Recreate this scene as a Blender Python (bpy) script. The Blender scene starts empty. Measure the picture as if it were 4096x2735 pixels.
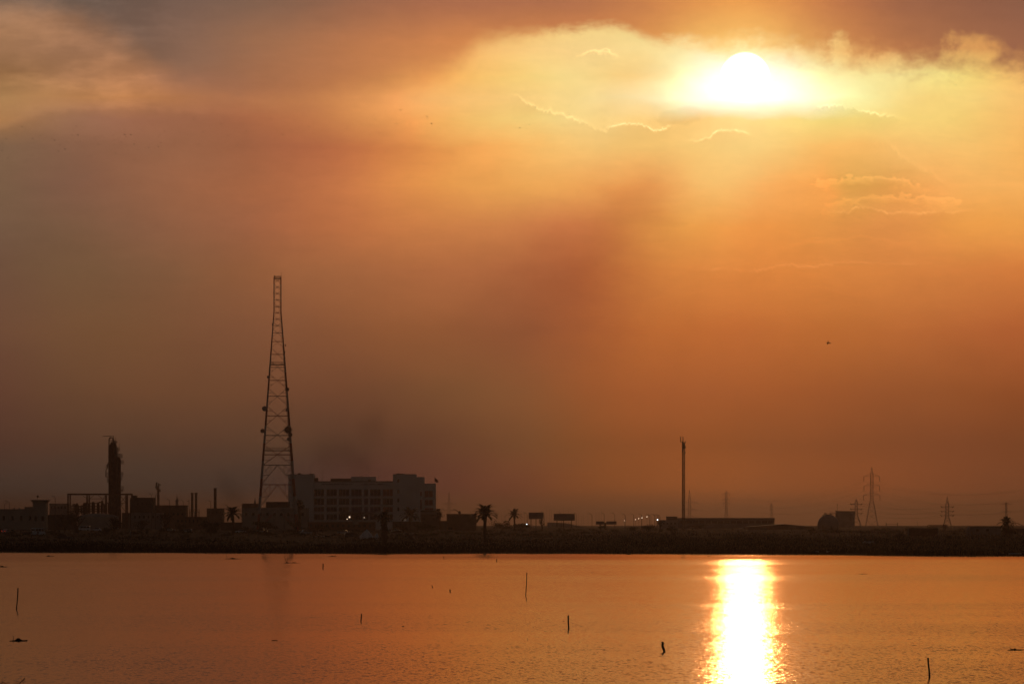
import bpy, math, random
import numpy as np
from mathutils import Vector

random.seed(7)
rng = np.random.default_rng(11)
S = bpy.context.scene
COL = S.collection
rad = math.radians

# ------------------------------------------------------------------ camera
F = 17975.0            # focal length in photograph pixels (4096 wide, about 13 degrees)
YH = 2100.0            # photograph row of the true horizon
CAMH = 7.0             # camera height over the water
cd = bpy.data.cameras.new('camera')
cd.sensor_width = 36.0
cd.lens = F / 4096.0 * 36.0
cd.shift_y = (YH - 1367.5) / 4096.0
cd.clip_start = 1.0
cd.clip_end = 60000.0
cam = bpy.data.objects.new('camera', cd)
cam.location = (0, 0, CAMH)
cam.rotation_euler = (rad(90), 0, 0)
COL.objects.link(cam)
S.camera = cam

# ------------------------------------------------------------------ render settings
S.view_settings.view_transform = 'Standard'
S.view_settings.look = 'None'
S.view_settings.gamma = 1.0
S.view_settings.exposure = 0.0
S.cycles.max_bounces = 5
S.cycles.diffuse_bounces = 2
S.cycles.glossy_bounces = 3
S.cycles.transparent_max_bounces = 6
S.cycles.volume_bounces = 0
S.cycles.caustics_reflective = False
S.cycles.caustics_refractive = False
S.cycles.sample_clamp_direct = 0.0
S.cycles.sample_clamp_indirect = 3.0
S.cycles.use_denoising = True
S.cycles.denoiser = 'OPENIMAGEDENOISE'
S.cycles.denoising_input_passes = 'RGB_ALBEDO_NORMAL'
S.cycles.volume_step_rate = 1.0
S.cycles.volume_max_steps = 64

# ------------------------------------------------------------------ sun
SUN_AZ, SUN_EL = 2.97, 5.68
sd = Vector((math.sin(rad(SUN_AZ)) * math.cos(rad(SUN_EL)), math.cos(rad(SUN_AZ)) * math.cos(rad(SUN_EL)), math.sin(rad(SUN_EL))))
sl = bpy.data.lights.new('sun', 'SUN')
sl.energy = 0.038
sl.angle = rad(0.55)
sl.color = (1.0, 0.50, 0.20)
sun = bpy.data.objects.new('sun', sl)
sun.rotation_euler = (-sd).to_track_quat('-Z', 'Y').to_euler()
COL.objects.link(sun)

# ------------------------------------------------------------------ world: cloudy sunset sky by direction (azimuth, elevation)
W = bpy.data.worlds.new('World')
S.world = W
W.use_nodes = True
W.cycles.sampling_method = 'MANUAL'
W.cycles.sample_map_resolution = 1024
NT = W.node_tree
NT.nodes.clear()
LK = NT.links

def nd(t, **kw):
    n = NT.nodes.new(t)
    for k, v in kw.items():
        setattr(n, k, v)
    return n

def put(sock, v):
    if isinstance(v, bpy.types.NodeSocket):
        LK.new(v, sock)
    else:
        sock.default_value = v

def M(op, a, b=None, c=None, clamp=False):
    n = nd('ShaderNodeMath', operation=op, use_clamp=clamp)
    put(n.inputs[0], a)
    if b is not None: put(n.inputs[1], b)
    if c is not None: put(n.inputs[2], c)
    return n.outputs[0]

def smooth(v, a, b, o0=0.0, o1=1.0, kind='SMOOTHSTEP'):
    n = nd('ShaderNodeMapRange', interpolation_type=kind)
    n.clamp = True
    put(n.inputs[0], v); put(n.inputs[1], a); put(n.inputs[2], b); put(n.inputs[3], o0); put(n.inputs[4], o1)
    return n.outputs[0]

def mixc(f, a, b, mode='MIX'):
    n = nd('ShaderNodeMix', data_type='RGBA', blend_type=mode)
    put(n.inputs[0], f); put(n.inputs[6], a); put(n.inputs[7], b)
    return n.outputs[2]

def scalec(c, f):
    n = nd('ShaderNodeVectorMath', operation='SCALE')
    put(n.inputs[0], c); put(n.inputs[3], f)
    return n.outputs[0]

def addc(a, b):
    n = nd('ShaderNodeVectorMath', operation='ADD')
    put(n.inputs[0], a); put(n.inputs[1], b)
    return n.outputs[0]

def noise(x, y, sx, sy, detail=4.0, rough=0.55, off=0.0):
    c = nd('ShaderNodeCombineXYZ')
    put(c.inputs[0], M('MULTIPLY', x, sx)); put(c.inputs[1], M('MULTIPLY', y, sy)); put(c.inputs[2], off)
    n = nd('ShaderNodeTexNoise', noise_dimensions='3D')
    LK.new(c.outputs[0], n.inputs['Vector'])
    n.inputs['Scale'].default_value = 1.0
    n.inputs['Detail'].default_value = detail
    n.inputs['Roughness'].default_value = rough
    return n.outputs['Fac']

def lin(c):
    return tuple(((v / 255.0) / 12.92 if v <= 10.3 else ((v / 255.0 + 0.055) / 1.055) ** 2.4) for v in c)

def hdr(c):           # where the photograph clips, the sky is brighter than white: keep its red-to-green ratio
    r, g, b = lin(c)
    if c[0] >= 250:
        r = max(r, 2.3 * g)
        if c[1] >= 245:
            g *= 1.0 + 0.05 * (c[1] - 245)
    return (r, g, b)

def XA(x):      # overview column (0..2348) -> azimuth in degrees
    return (x * 1.7444 - 2048.0) / 313.72

def YE(y):      # overview row (0..1568) -> elevation in degrees
    return (2100.0 - y * 1.7444) / 313.72

tc = nd('ShaderNodeTexCoord')
sep = nd('ShaderNodeSeparateXYZ')
LK.new(tc.outputs['Generated'], sep.inputs[0])
DEG = 180.0 / math.pi
az0 = M('MULTIPLY', M('ARCTAN2', sep.outputs[0], sep.outputs[1]), DEG)
el0 = M('MULTIPLY', M('ARCSINE', sep.outputs[2]), DEG)
# gentle domain warp makes every cloud edge irregular
w1 = M('SUBTRACT', noise(az0, el0, 1.1, 2.2, 5.0, 0.6, 3.1), 0.5)
w2 = M('SUBTRACT', noise(az0, el0, 1.1, 2.2, 5.0, 0.6, 9.7), 0.5)
az = M('ADD', az0, M('MULTIPLY', w1, 0.55))
el = M('ADD', el0, M('MULTIPLY', w2, 0.22))

XS = [0, 150, 300, 450, 600, 800, 1000, 1200, 1350, 1500, 1650, 1750, 1900, 2050, 2200, 2348]
#SKYROWS_BEGIN
SKY = [   # linear radiance by row
 (60, [(0.4125,0.2086,0.1022),(0.3712,0.1812,0.0953),(0.3278,0.1590,0.0865),(0.3278,0.1500,0.0762),(0.3968,0.1651,0.0742),(0.5647,0.2232,0.0762),(0.8469,0.4233,0.1070),(0.9301,0.5906,0.1946),(0.9301,0.6724,0.2623),(0.9301,0.7011,0.2623),(0.9301,0.8148,0.4342),(0.9301,0.8228,0.4233),(0.9301,0.6038,0.1878),(0.8469,0.4621,0.1248),(0.8388,0.4233,0.1170),(0.7011,0.3050,0.0865)]),
 (120, [(0.4452,0.2232,0.1070),(0.4020,0.1946,0.0999),(0.3515,0.1714,0.0908),(0.3515,0.1620,0.0802),(0.4287,0.1746,0.0762),(0.6105,0.2423,0.0802),(0.9131,0.4452,0.1195),(1.4507,0.6308,0.2195),(1.6461,0.7157,0.2918),(1.7144,0.7454,0.2918),(2.0041,0.8714,0.4735),(2.0041,0.8714,0.4621),(1.4823,0.6445,0.2122),(0.9131,0.4851,0.1384),(0.9047,0.4452,0.1301),(0.7529,0.3278,0.0908)]),
 (180, [(0.3156,0.1557,0.0602),(0.4100,0.1954,0.0956),(0.5509,0.2433,0.1025),(0.3621,0.1514,0.0848),(0.3824,0.1313,0.0649),(0.5686,0.2223,0.0744),(0.8891,0.4472,0.1078),(2.8187,0.7000,0.2061),(2.9813,0.7901,0.3282),(1.7492,0.5187,0.1220),(2.3000,1.5000,1.0000),(2.3000,1.5000,1.0000),(2.1393,0.7952,0.2997),(3.2077,0.8533,0.3571),(3.1243,0.8353,0.2287),(1.1355,0.4937,0.1455)]),
 (230, [(0.4672,0.2498,0.0962),(0.5320,0.2469,0.0974),(0.4605,0.1887,0.0667),(0.4360,0.1766,0.0764),(0.4759,0.1733,0.0705),(0.7296,0.2916,0.0891),(1.2055,0.5241,0.1606),(2.7954,0.6475,0.2153),(2.9749,0.7825,0.3118),(1.8741,0.7006,0.3576),(2.3000,1.5000,1.0000),(2.3000,1.5000,1.0000),(2.2188,1.2311,0.6222),(2.9781,0.6467,0.1894),(2.9405,0.7627,0.2410),(2.7026,0.5275,0.1537)]),
 (280, [(0.4130,0.1949,0.0673),(0.3618,0.1794,0.1022),(0.3913,0.1587,0.0873),(0.3722,0.1477,0.0729),(0.3928,0.1285,0.0578),(0.6151,0.2223,0.0744),(1.0885,0.4761,0.1158),(2.8993,0.7151,0.2214),(2.7744,0.7313,0.2887),(2.6595,0.5988,0.1758),(1.4351,0.6240,0.2195),(1.6630,0.7231,0.2623),(3.0462,0.7770,0.2122),(2.9442,0.6961,0.2147),(2.9070,0.7064,0.1987),(2.5920,0.5053,0.1440)]),
 (340, [(0.2325,0.1349,0.0742),(0.2589,0.1231,0.0714),(0.2949,0.1274,0.0674),(0.3635,0.1439,0.0704),(0.3362,0.1184,0.0543),(0.5395,0.1524,0.0625),(0.8478,0.3054,0.0699),(1.0296,0.5325,0.1362),(2.7654,0.6138,0.2006),(2.7324,0.5976,0.1677),(2.7559,0.6499,0.2165),(2.7225,0.6825,0.2263),(2.4744,0.4855,0.1121),(2.5993,0.5747,0.1743),(2.6379,0.6023,0.1735),(2.5826,0.4866,0.1210)]),
 (430, [(0.2101,0.1213,0.0646),(0.2140,0.1025,0.0641),(0.2875,0.1221,0.0623),(0.3797,0.1429,0.0660),(0.3785,0.1275,0.0536),(0.6359,0.1965,0.0700),(0.8858,0.3390,0.0760),(0.9250,0.4373,0.1069),(0.9997,0.4427,0.1142),(0.9125,0.4145,0.1040),(2.6334,0.6076,0.1799),(2.4057,0.4394,0.1204),(0.6225,0.3940,0.0790),(0.8065,0.3218,0.0736),(1.1104,0.5016,0.1350),(1.0695,0.4666,0.1160)]),
 (520, [(0.1866,0.1043,0.0608),(0.1957,0.1030,0.0552),(0.2540,0.1131,0.0601),(0.3165,0.1245,0.0585),(0.3551,0.1240,0.0578),(0.5679,0.1739,0.0571),(0.6846,0.2419,0.0703),(0.6835,0.2470,0.0757),(0.7228,0.2336,0.0786),(0.8631,0.3846,0.0756),(0.9488,0.3666,0.0760),(0.9111,0.3158,0.0640),(0.8244,0.3235,0.0659),(0.7837,0.2809,0.0738),(0.9786,0.3932,0.0762),(0.8994,0.3664,0.0765)]),
 (620, [(0.1674,0.0849,0.0507),(0.1832,0.0969,0.0453),(0.2078,0.1009,0.0500),(0.2507,0.1057,0.0475),(0.3101,0.1131,0.0449),(0.4142,0.1454,0.0540),(0.4713,0.1523,0.0526),(0.4763,0.1578,0.0553),(0.5342,0.1549,0.0493),(0.7099,0.2444,0.0508),(0.8232,0.2679,0.0552),(0.8102,0.2557,0.0497),(0.7635,0.2503,0.0514),(0.7766,0.2565,0.0570),(0.7063,0.2276,0.0520),(0.7289,0.2179,0.0487)]),
 (760, [(0.1670,0.0750,0.0412),(0.1934,0.0881,0.0399),(0.1943,0.0867,0.0361),(0.2095,0.0855,0.0393),(0.2329,0.0897,0.0411),(0.2726,0.0958,0.0372),(0.3128,0.1036,0.0341),(0.2992,0.0981,0.0407),(0.4581,0.1298,0.0366),(0.5632,0.1572,0.0313),(0.5771,0.1527,0.0326),(0.5814,0.1570,0.0344),(0.5249,0.1518,0.0292),(0.5231,0.1460,0.0338),(0.5095,0.1380,0.0346),(0.4800,0.1188,0.0309)]),
 (900, [(0.1376,0.0552,0.0329),(0.1463,0.0682,0.0320),(0.1773,0.0734,0.0328),(0.1705,0.0721,0.0329),(0.1781,0.0712,0.0323),(0.1497,0.0531,0.0265),(0.2069,0.0844,0.0315),(0.2647,0.0985,0.0345),(0.3744,0.1025,0.0251),(0.4338,0.1118,0.0268),(0.4058,0.1061,0.0260),(0.4256,0.1077,0.0243),(0.3530,0.0908,0.0216),(0.3344,0.0908,0.0245),(0.3254,0.0856,0.0209),(0.3030,0.0744,0.0191)]),
 (1020, [(0.0955,0.0434,0.0287),(0.1125,0.0518,0.0291),(0.1051,0.0560,0.0318),(0.1011,0.0471,0.0280),(0.1039,0.0540,0.0298),(0.0703,0.0337,0.0218),(0.1312,0.0468,0.0234),(0.1992,0.0774,0.0271),(0.2706,0.0819,0.0191),(0.3239,0.0837,0.0189),(0.3208,0.0828,0.0163),(0.3167,0.0856,0.0217),(0.2595,0.0679,0.0177),(0.2504,0.0684,0.0195),(0.2433,0.0636,0.0210),(0.2144,0.0576,0.0168)]),
 (1120, [(0.0630,0.0494,0.0378),(0.0653,0.0517,0.0428),(0.0586,0.0507,0.0385),(0.0466,0.0421,0.0367),(0.0252,0.0376,0.0363),(0.0281,0.0118,0.0247),(0.1121,0.0310,0.0268),(0.2099,0.0522,0.0266),(0.3376,0.0878,0.0150),(0.4427,0.1086,0.0190),(0.4803,0.1179,0.0211),(0.4460,0.1129,0.0237),(0.3743,0.0869,0.0170),(0.3427,0.0825,0.0218),(0.2860,0.0725,0.0216),(0.2525,0.0670,0.0243)]),
 (1200, [(0.0467,0.0262,0.0194),(0.0467,0.0262,0.0194),(0.0482,0.0262,0.0194),(0.0482,0.0262,0.0194),(0.0497,0.0262,0.0194),(0.0685,0.0284,0.0194),(0.0999,0.0356,0.0212),(0.1329,0.0452,0.0212),(0.1683,0.0545,0.0212),(0.2086,0.0666,0.0242),(0.2307,0.0723,0.0262),(0.2232,0.0704,0.0262),(0.2051,0.0666,0.0262),(0.1878,0.0612,0.0252),(0.1714,0.0578,0.0242),(0.1559,0.0545,0.0232)]),
]
DECK = [   # linear radiance by row
 (-150, [(0.1202,0.0886,0.0800),(0.1310,0.0908,0.0800),(0.1424,0.0954,0.0800),(0.1544,0.0977,0.0800),(0.1701,0.1025,0.0800),(0.2080,0.1098,0.0759),(0.2503,0.1175,0.0739),(0.2973,0.1282,0.0719),(0.3590,0.1454,0.0719),(0.4332,0.1669,0.0719),(0.5094,0.1868,0.0719),(0.5033,0.1868,0.0700),(0.4058,0.1575,0.0680),(0.3249,0.1310,0.0643),(0.2503,0.1074,0.0625),(0.1902,0.0886,0.0607)]),
 (15, [(0.1637,0.1124,0.0842),(0.1701,0.1175,0.0886),(0.1800,0.1124,0.0842),(0.2008,0.1149,0.0821),(0.2344,0.1282,0.0800),(0.3109,0.1338,0.0739),(0.4332,0.1575,0.0759),(0.4388,0.1606,0.0759),(0.4501,0.1637,0.0739),(0.6410,0.2344,0.0759),(0.8892,0.3691,0.0886),(0.8723,0.3491,0.0842),(0.5599,0.1868,0.0680),(0.3491,0.1338,0.0662),(0.3018,0.1175,0.0643),(0.2544,0.1074,0.0643)]),
 (100, [(0.1972,0.1282,0.0931),(0.2043,0.1282,0.0931),(0.2153,0.1282,0.0886),(0.2669,0.1395,0.0886),(0.3442,0.1575,0.0800),(0.4792,0.1834,0.0779),(0.6623,0.2423,0.0800),(0.6987,0.2585,0.0779),(0.6552,0.2305,0.0719),(0.7438,0.2884,0.0779),(0.9588,0.5407,0.1366),(0.9411,0.5156,0.1338),(0.6552,0.2503,0.0759),(0.4792,0.1800,0.0700),(0.3742,0.1483,0.0680),(0.3202,0.1282,0.0719)]),
 (200, [(0.2344,0.1395,0.0931),(0.2423,0.1395,0.0908),(0.2544,0.1395,0.0886),(0.2973,0.1454,0.0842),(0.3898,0.1575,0.0739),(0.5535,0.2043,0.0739),(0.7515,0.2973,0.0886),(0.7515,0.2973,0.0842),(0.7592,0.3018,0.0842),(0.7670,0.3109,0.0842),(0.9411,0.4733,0.1202),(0.9063,0.4501,0.1149),(0.6623,0.2423,0.0739),(0.4972,0.1868,0.0719),(0.3898,0.1513,0.0719),(0.3202,0.1282,0.0719)]),
]
#SKYROWS_END

def rowramp(stops, x):
    n = nd('ShaderNodeValToRGB')
    n.color_ramp.interpolation = 'B_SPLINE'
    put(n.inputs[0], x)
    e = n.color_ramp.elements
    while len(e) < len(XS):
        e.new(0.5)
    for i, (xx, c) in enumerate(zip(XS, stops)):
        e[i].position = (XA(xx) + 8.0) / 16.0
    for i, (xx, c) in enumerate(zip(XS, stops)):
        e[i].color = (*c, 1.0)
    return n.outputs[0]

def field(rows, x, v):
    out = rowramp(rows[0][1], x)
    for (ya, _), (yb, st) in zip(rows[:-1], rows[1:]):
        f = smooth(v, YE(ya), YE(yb), kind='LINEAR')
        out = mixc(f, out, rowramp(st, x))
    return out

ramp_x = smooth(az, -8.0, 8.0, kind='LINEAR')
lower = field(SKY, ramp_x, el)
deck = field(DECK, ramp_x, el)

def curve(pts, x):      # Float Curve through (overview column, overview row) points; returns elevation in degrees
    n = nd('ShaderNodeFloatCurve')
    m = n.mapping
    c = m.curves[0]
    P = [((XA(a) + 8.0) / 16.0, YE(b) / 8.0) for a, b in pts]
    c.points[0].location = P[0]
    c.points[1].location = P[-1]
    for p in P[1:-1]:
        c.points.new(*p)
    m.update()
    put(n.inputs['Value'], x)
    return M('MULTIPLY', n.outputs[0], 8.0)

def window(x, a, b, fa, fb):    # 1 between overview columns a..b, soft ends
    return M('MULTIPLY', smooth(x, XA(a), XA(a + fa)), smooth(x, XA(b - fb), XA(b), 1.0, 0.0))

fine = M('SUBTRACT', noise(az0, el0, 5.5, 9.0, 6.0, 0.62, 1.7), 0.5)
fine2 = M('SUBTRACT', noise(az0, el0, 16.0, 22.0, 4.0, 0.6, 5.2), 0.5)
raw_x = smooth(az0, -8.0, 8.0, kind='LINEAR')

# the dark upper cloud deck
dk = curve([(0, 40), (120, 46), (220, 74), (300, 120), (380, 180), (480, 215), (560, 232), (680, 238), (780, 228), (900, 205), (1000, 180), (1060, 145),
            (1110, 106), (1220, 88), (1380, 70), (1450, 80), (1500, 104), (1570, 104), (1640, 122), (1720, 120), (1800, 138), (1870, 140), (1940, 146),
            (2010, 152), (2080, 166), (2140, 166), (2230, 162), (2300, 168), (2348, 172)], raw_x)
# its edge is diffuse on the left and torn on the right
ragged = smooth(az0, XA(1480), XA(1800), 0.20, 0.42)
soft = M('ADD', M('ADD', M('MULTIPLY', fine, ragged), M('MULTIPLY', fine2, 0.05)), M('MULTIPLY', w2, 0.10))
dd = M('ADD', M('SUBTRACT', el0, dk), soft)
ew = M('ADD', smooth(az0, XA(900), XA(1320), 0.36, 0.13), smooth(az0, XA(1450), XA(1800), 0.0, 0.22))
deck_m = smooth(dd, M('MULTIPLY', ew, -0.7), ew)
def tuft(cx, cy, rx, ry, seed, sx):     # torn bright gaps in the deck
    u = M('DIVIDE', M('SUBTRACT', az0, XA(cx)), rx * 1.7444 / 313.72)
    v = M('DIVIDE', M('SUBTRACT', el0, YE(cy)), ry * 1.7444 / 313.72)
    r = M('ADD', M('MULTIPLY', u, u), M('MULTIPLY', v, v))
    k = M('ADD', M('SUBTRACT', 1.0, r), M('MULTIPLY', M('SUBTRACT', noise(az0, el0, sx, sx, 7.0, 0.60, seed), 0.5), 3.2))
    return smooth(k, -0.2, 1.2)
for a in ((1925, 122, 30, 48, 71.0, 5.0, 0.80), (2225, 122, 82, 44, 73.0, 3.6, 0.75), (1830, 136, 50, 26, 75.0, 5.0, 0.5), (2015, 148, 56, 24, 77.0, 5.0, 0.6), (1760, 130, 60, 18, 78.0, 5.0, 0.5), (120, 62, 110, 26, 79.0, 2.6, 0.5), (330, 165, 90, 22, 81.0, 3.0, 0.35)):
    deck_m = M('MULTIPLY', deck_m, M('SUBTRACT', 1.0, M('MULTIPLY', tuft(*a[:6]), a[6])))
sky = mixc(deck_m, lower, deck)

# left cloud bank whose lit rim runs along its top
lc = curve([(0, 306), (60, 285), (120, 266), (210, 258), (310, 252), (420, 262), (520, 270), (640, 284), (800, 300)], raw_x)
ld = M('ADD', M('SUBTRACT', el0, lc), M('MULTIPLY', fine, 0.22))
lw = window(az0, -60, 700, 50, 420)
lrim = M('MULTIPLY', M('MULTIPLY', smooth(ld, -0.05, 0.06), smooth(ld, 0.06, 0.75, 1.0, 0.0)), lw)
lbel = M('MULTIPLY', M('MULTIPLY', smooth(ld, -0.10, 0.06, 1.0, 0.0), smooth(ld, -0.9, -0.06)), lw)
sky = scalec(sky, M('SUBTRACT', M('ADD', 1.0, M('MULTIPLY', lrim, 0.12)), M('MULTIPLY', lbel, 0.07)))
# cream wisps at the far left
wisp = M('MULTIPLY', smooth(noise(az0, el0, 0.75, 2.1, 6.0, 0.6, 21.0), 0.40, 0.70, -0.16, 0.20), M('MULTIPLY', window(az0, -200, 470, 100, 160), smooth(el0, YE(300), YE(210))))
sky = scalec(sky, M('ADD', 1.0, wisp))

# thin silver linings on the lower clouds
def lining(pts, x0, x1, fx, fy, width, amp, body, col, seed, jag):
    global sky
    lx = curve(pts, raw_x)
    j1 = M('SUBTRACT', noise(az0, el0, 10.0, 0.6, 8.0, 0.72, seed), 0.5)
    j2 = M('SUBTRACT', noise(az0, el0, 42.0, 3.0, 3.0, 0.6, seed + 9.0), 0.5)
    d = M('ADD', M('ADD', M('SUBTRACT', el0, lx), M('MULTIPLY', j1, M('MULTIPLY', jag, 1.9))), M('MULTIPLY', j2, 0.10))
    g = M('DIVIDE', d, width)
    rim = M('POWER', 2.718, M('MULTIPLY', M('MULTIPLY', g, g), -1.0))
    halo = M('MULTIPLY', smooth(d, -0.02, 0.0), smooth(d, 0.0, 0.32, 1.0, 0.0))
    und = M('MULTIPLY', smooth(d, -0.03, 0.01, 1.0, 0.0), smooth(d, -0.5, -0.03))
    wn = window(az0, x0, x1, fx, fy)
    br = smooth(noise(az0, el0, 4.5, 0.5, 5.0, 0.65, seed + 40.0), 0.30, 0.66)
    sky = scalec(sky, M('SUBTRACT', 1.0, M('MULTIPLY', M('MULTIPLY', und, wn), body)))
    sky = addc(sky, scalec(col, M('MULTIPLY', M('MULTIPLY', M('ADD', M('MULTIPLY', rim, br), M('MULTIPLY', halo, 0.10)), wn), amp)))

lining([(1100, 215), (1190, 222), (1220, 246), (1280, 262), (1340, 284), (1390, 305), (1420, 312)], 1150, 1400, 60, 14, 0.015, 0.24, 0.05, (1.0, 0.80, 0.36), 2.0, 0.14)
lining([(1370, 306), (1400, 294), (1440, 286), (1475, 290), (1505, 303), (1535, 292), (1560, 290)], 1385, 1545, 14, 24, 0.010, 0.55, 0.05, (1.0, 0.88, 0.45), 3.0, 0.10)
lining([(1540, 318), (1620, 322), (1636, 306), (1660, 303), (1690, 303), (1720, 312)], 1560, 1725, 50, 20, 0.011, 0.42, 0.04, (1.0, 0.86, 0.42), 4.0, 0.10)
lining([(1850, 262), (1900, 247), (1940, 250), (1980, 262), (2040, 272), (2090, 282)], 1850, 2080, 30, 60, 0.012, 0.34, 0.06, (1.0, 0.88, 0.45), 6.0, 0.10)
lining([(1870, 480), (1930, 488), (1980, 476), (2040, 492), (2120, 490), (2230, 486)], 1880, 2260, 60, 110, 0.012, 0.16, 0.03, (1.0, 0.60, 0.22), 8.0, 0.12)
lining([(1560, 622), (1640, 618), (1740, 622), (1800, 608), (1860, 614), (1920, 604), (2040, 608), (2160, 606)], 1560, 2180, 90, 120, 0.012, 0.10, 0.02, (1.0, 0.52, 0.20), 10.0, 0.10)
lining([(2020, 300), (2040, 340), (2080, 372), (2120, 396), (2180, 440)], 2020, 2200, 30, 80, 0.030, 0.08, 0.02, (1.0, 0.66, 0.26), 12.0, 0.16)

# the small cumulus puff and the wisps on the right
def puff(cx, cy, rx, ry, seed, top, body, sx=5.0):
    global sky
    u = M('DIVIDE', M('SUBTRACT', az0, XA(cx)), rx * 1.7444 / 313.72)
    v = M('DIVIDE', M('SUBTRACT', el0, YE(cy)), ry * 1.7444 / 313.72)
    r = M('ADD', M('MULTIPLY', u, u), M('MULTIPLY', v, v))
    k = M('ADD', M('SUBTRACT', 1.0, r), M('MULTIPLY', M('SUBTRACT', noise(az0, el0, sx, sx * 1.4, 6.0, 0.62, seed), 0.5), 3.4))
    m = smooth(k, 0.0, 0.55)
    edge = M('MULTIPLY', M('MULTIPLY', smooth(k, 0.0, 0.25), smooth(k, 0.25, 0.9, 1.0, 0.0)), smooth(v, -0.3, 0.8))
    sky = scalec(sky, M('ADD', M('SUBTRACT', 1.0, M('MULTIPLY', m, body)), M('MULTIPLY', edge, top)))

puff(1372, 138, 50, 22, 31.0, 0.26, 0.03, 7.0)
puff(1990, 440, 130, 34, 33.0, 0.20, -0.04, 5.5)
puff(2040, 480, 170, 30, 35.0, 0.16, -0.03, 6.0)
puff(1560, 270, 60, 24, 37.0, 0.0, 0.08, 3.0)
puff(1950, 580, 190, 34, 39.0, 0.06, 0.03, 3.0)

# shafts of light and shade that fan out below the sun
ang = M('ARCTAN2', M('SUBTRACT', az0, SUN_AZ), M('SUBTRACT', SUN_EL, el0))
dist = M('SQRT', M('ADD', M('POWER', M('SUBTRACT', az0, SUN_AZ), 2.0), M('POWER', M('SUBTRACT', SUN_EL, el0), 2.0)))
shaft = M('SUBTRACT', noise(ang, M('MULTIPLY', dist, 0.05), 5.0, 1.0, 3.0, 0.5, 50.0), 0.5)
sky = scalec(sky, M('ADD', 1.0, M('MULTIPLY', M('MULTIPLY', shaft, smooth(dist, 0.8, 2.6)), M('MULTIPLY', smooth(el0, 6.2, 4.8), 0.13))))
# the broad shadow that a cloud below the sun throws to the lower left
wa = M('DIVIDE', M('ADD', ang, M('ADD', 0.72, M('MULTIPLY', w1, 0.3))), smooth(dist, 1.0, 4.0, 0.20, 0.30))
wedge = M('MULTIPLY', M('POWER', 2.718, M('MULTIPLY', M('MULTIPLY', wa, wa), -1.0)), M('MULTIPLY', smooth(dist, 0.9, 2.2), smooth(dist, 3.0, 5.4, 1.0, 0.0)))
WEDGE_ON = 1.0
wv = nd('ShaderNodeCombineXYZ')
for i_, k_ in enumerate((0.20, 0.31, 0.30)):
    put(wv.inputs[i_], M('SUBTRACT', 1.0, M('MULTIPLY', wedge, k_ * WEDGE_ON)))
wm_n = nd('ShaderNodeVectorMath', operation='MULTIPLY')
put(wm_n.inputs[0], sky); put(wm_n.inputs[1], wv.outputs[0])
sky = wm_n.outputs[0]
# soft large mottling
sky = scalec(sky, M('ADD', 1.0, M('MULTIPLY', M('SUBTRACT', noise(az0, el0, 0.9, 1.6, 6.0, 0.6, 60.0), 0.5), 0.12)))

# faint layered streaks and billows
stk = M('SUBTRACT', noise(az, el, 0.8, 5.5, 8.0, 0.62, 91.0), 0.5)
bil = M('SUBTRACT', noise(az, el, 3.4, 6.0, 8.0, 0.64, 95.0), 0.5)
sky = scalec(sky, M('ADD', 1.0, M('MULTIPLY', M('ADD', M('MULTIPLY', stk, 0.14), M('MULTIPLY', bil, 0.13)), smooth(el0, 1.5, 3.6))))

# sun disc seen through thin cloud
disc = smooth(dist, 0.24, 0.33, 1.0, 0.0)
glow = M('POWER', 2.718, M('MULTIPLY', dist, -2.6))
veil = smooth(dd, 0.0, 0.45, 1.0, 0.25)
sky = addc(sky, scalec((6.0, 5.2, 3.6), M('MULTIPLY', disc, veil)))
sky = addc(sky, scalec((1.0, 0.72, 0.26), M('MULTIPLY', M('MULTIPLY', glow, 0.55), veil)))

gu = M('DIVIDE', M('SUBTRACT', az0, SUN_AZ), 0.88)
gv = M('DIVIDE', M('SUBTRACT', el0, YE(208)), 0.21)
lens = M('POWER', 2.718, M('MULTIPLY', M('ADD', M('MULTIPLY', gu, gu), M('MULTIPLY', gv, gv)), -1.0))
sky = addc(sky, scalec((1.0, 0.80, 0.46), M('MULTIPLY', M('MULTIPLY', lens, 0.7), veil)))

# the rest of the dome: a physical low-sun sky, far dimmer than the west
ns = nd('ShaderNodeTexSky')
ns.sky_type = 'NISHITA'
ns.sun_disc = False
ns.sun_elevation = rad(SUN_EL)
ns.sun_rotation = rad(SUN_AZ)
ns.dust_density = 6.0
ns.air_density = 1.5
dome = addc(scalec(ns.outputs[0], 0.007), (0.018, 0.015, 0.0145))
away = M('MAXIMUM', smooth(M('ABSOLUTE', az0), 9.0, 40.0), smooth(el0, 8.0, 30.0))
sky = mixc(away, sky, dome)
bg = nd('ShaderNodeBackground')
LK.new(sky, bg.inputs['Color'])
bg.inputs['Strength'].default_value = 1.0
wo = nd('ShaderNodeOutputWorld')
LK.new(bg.outputs[0], wo.inputs['Surface'])

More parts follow.
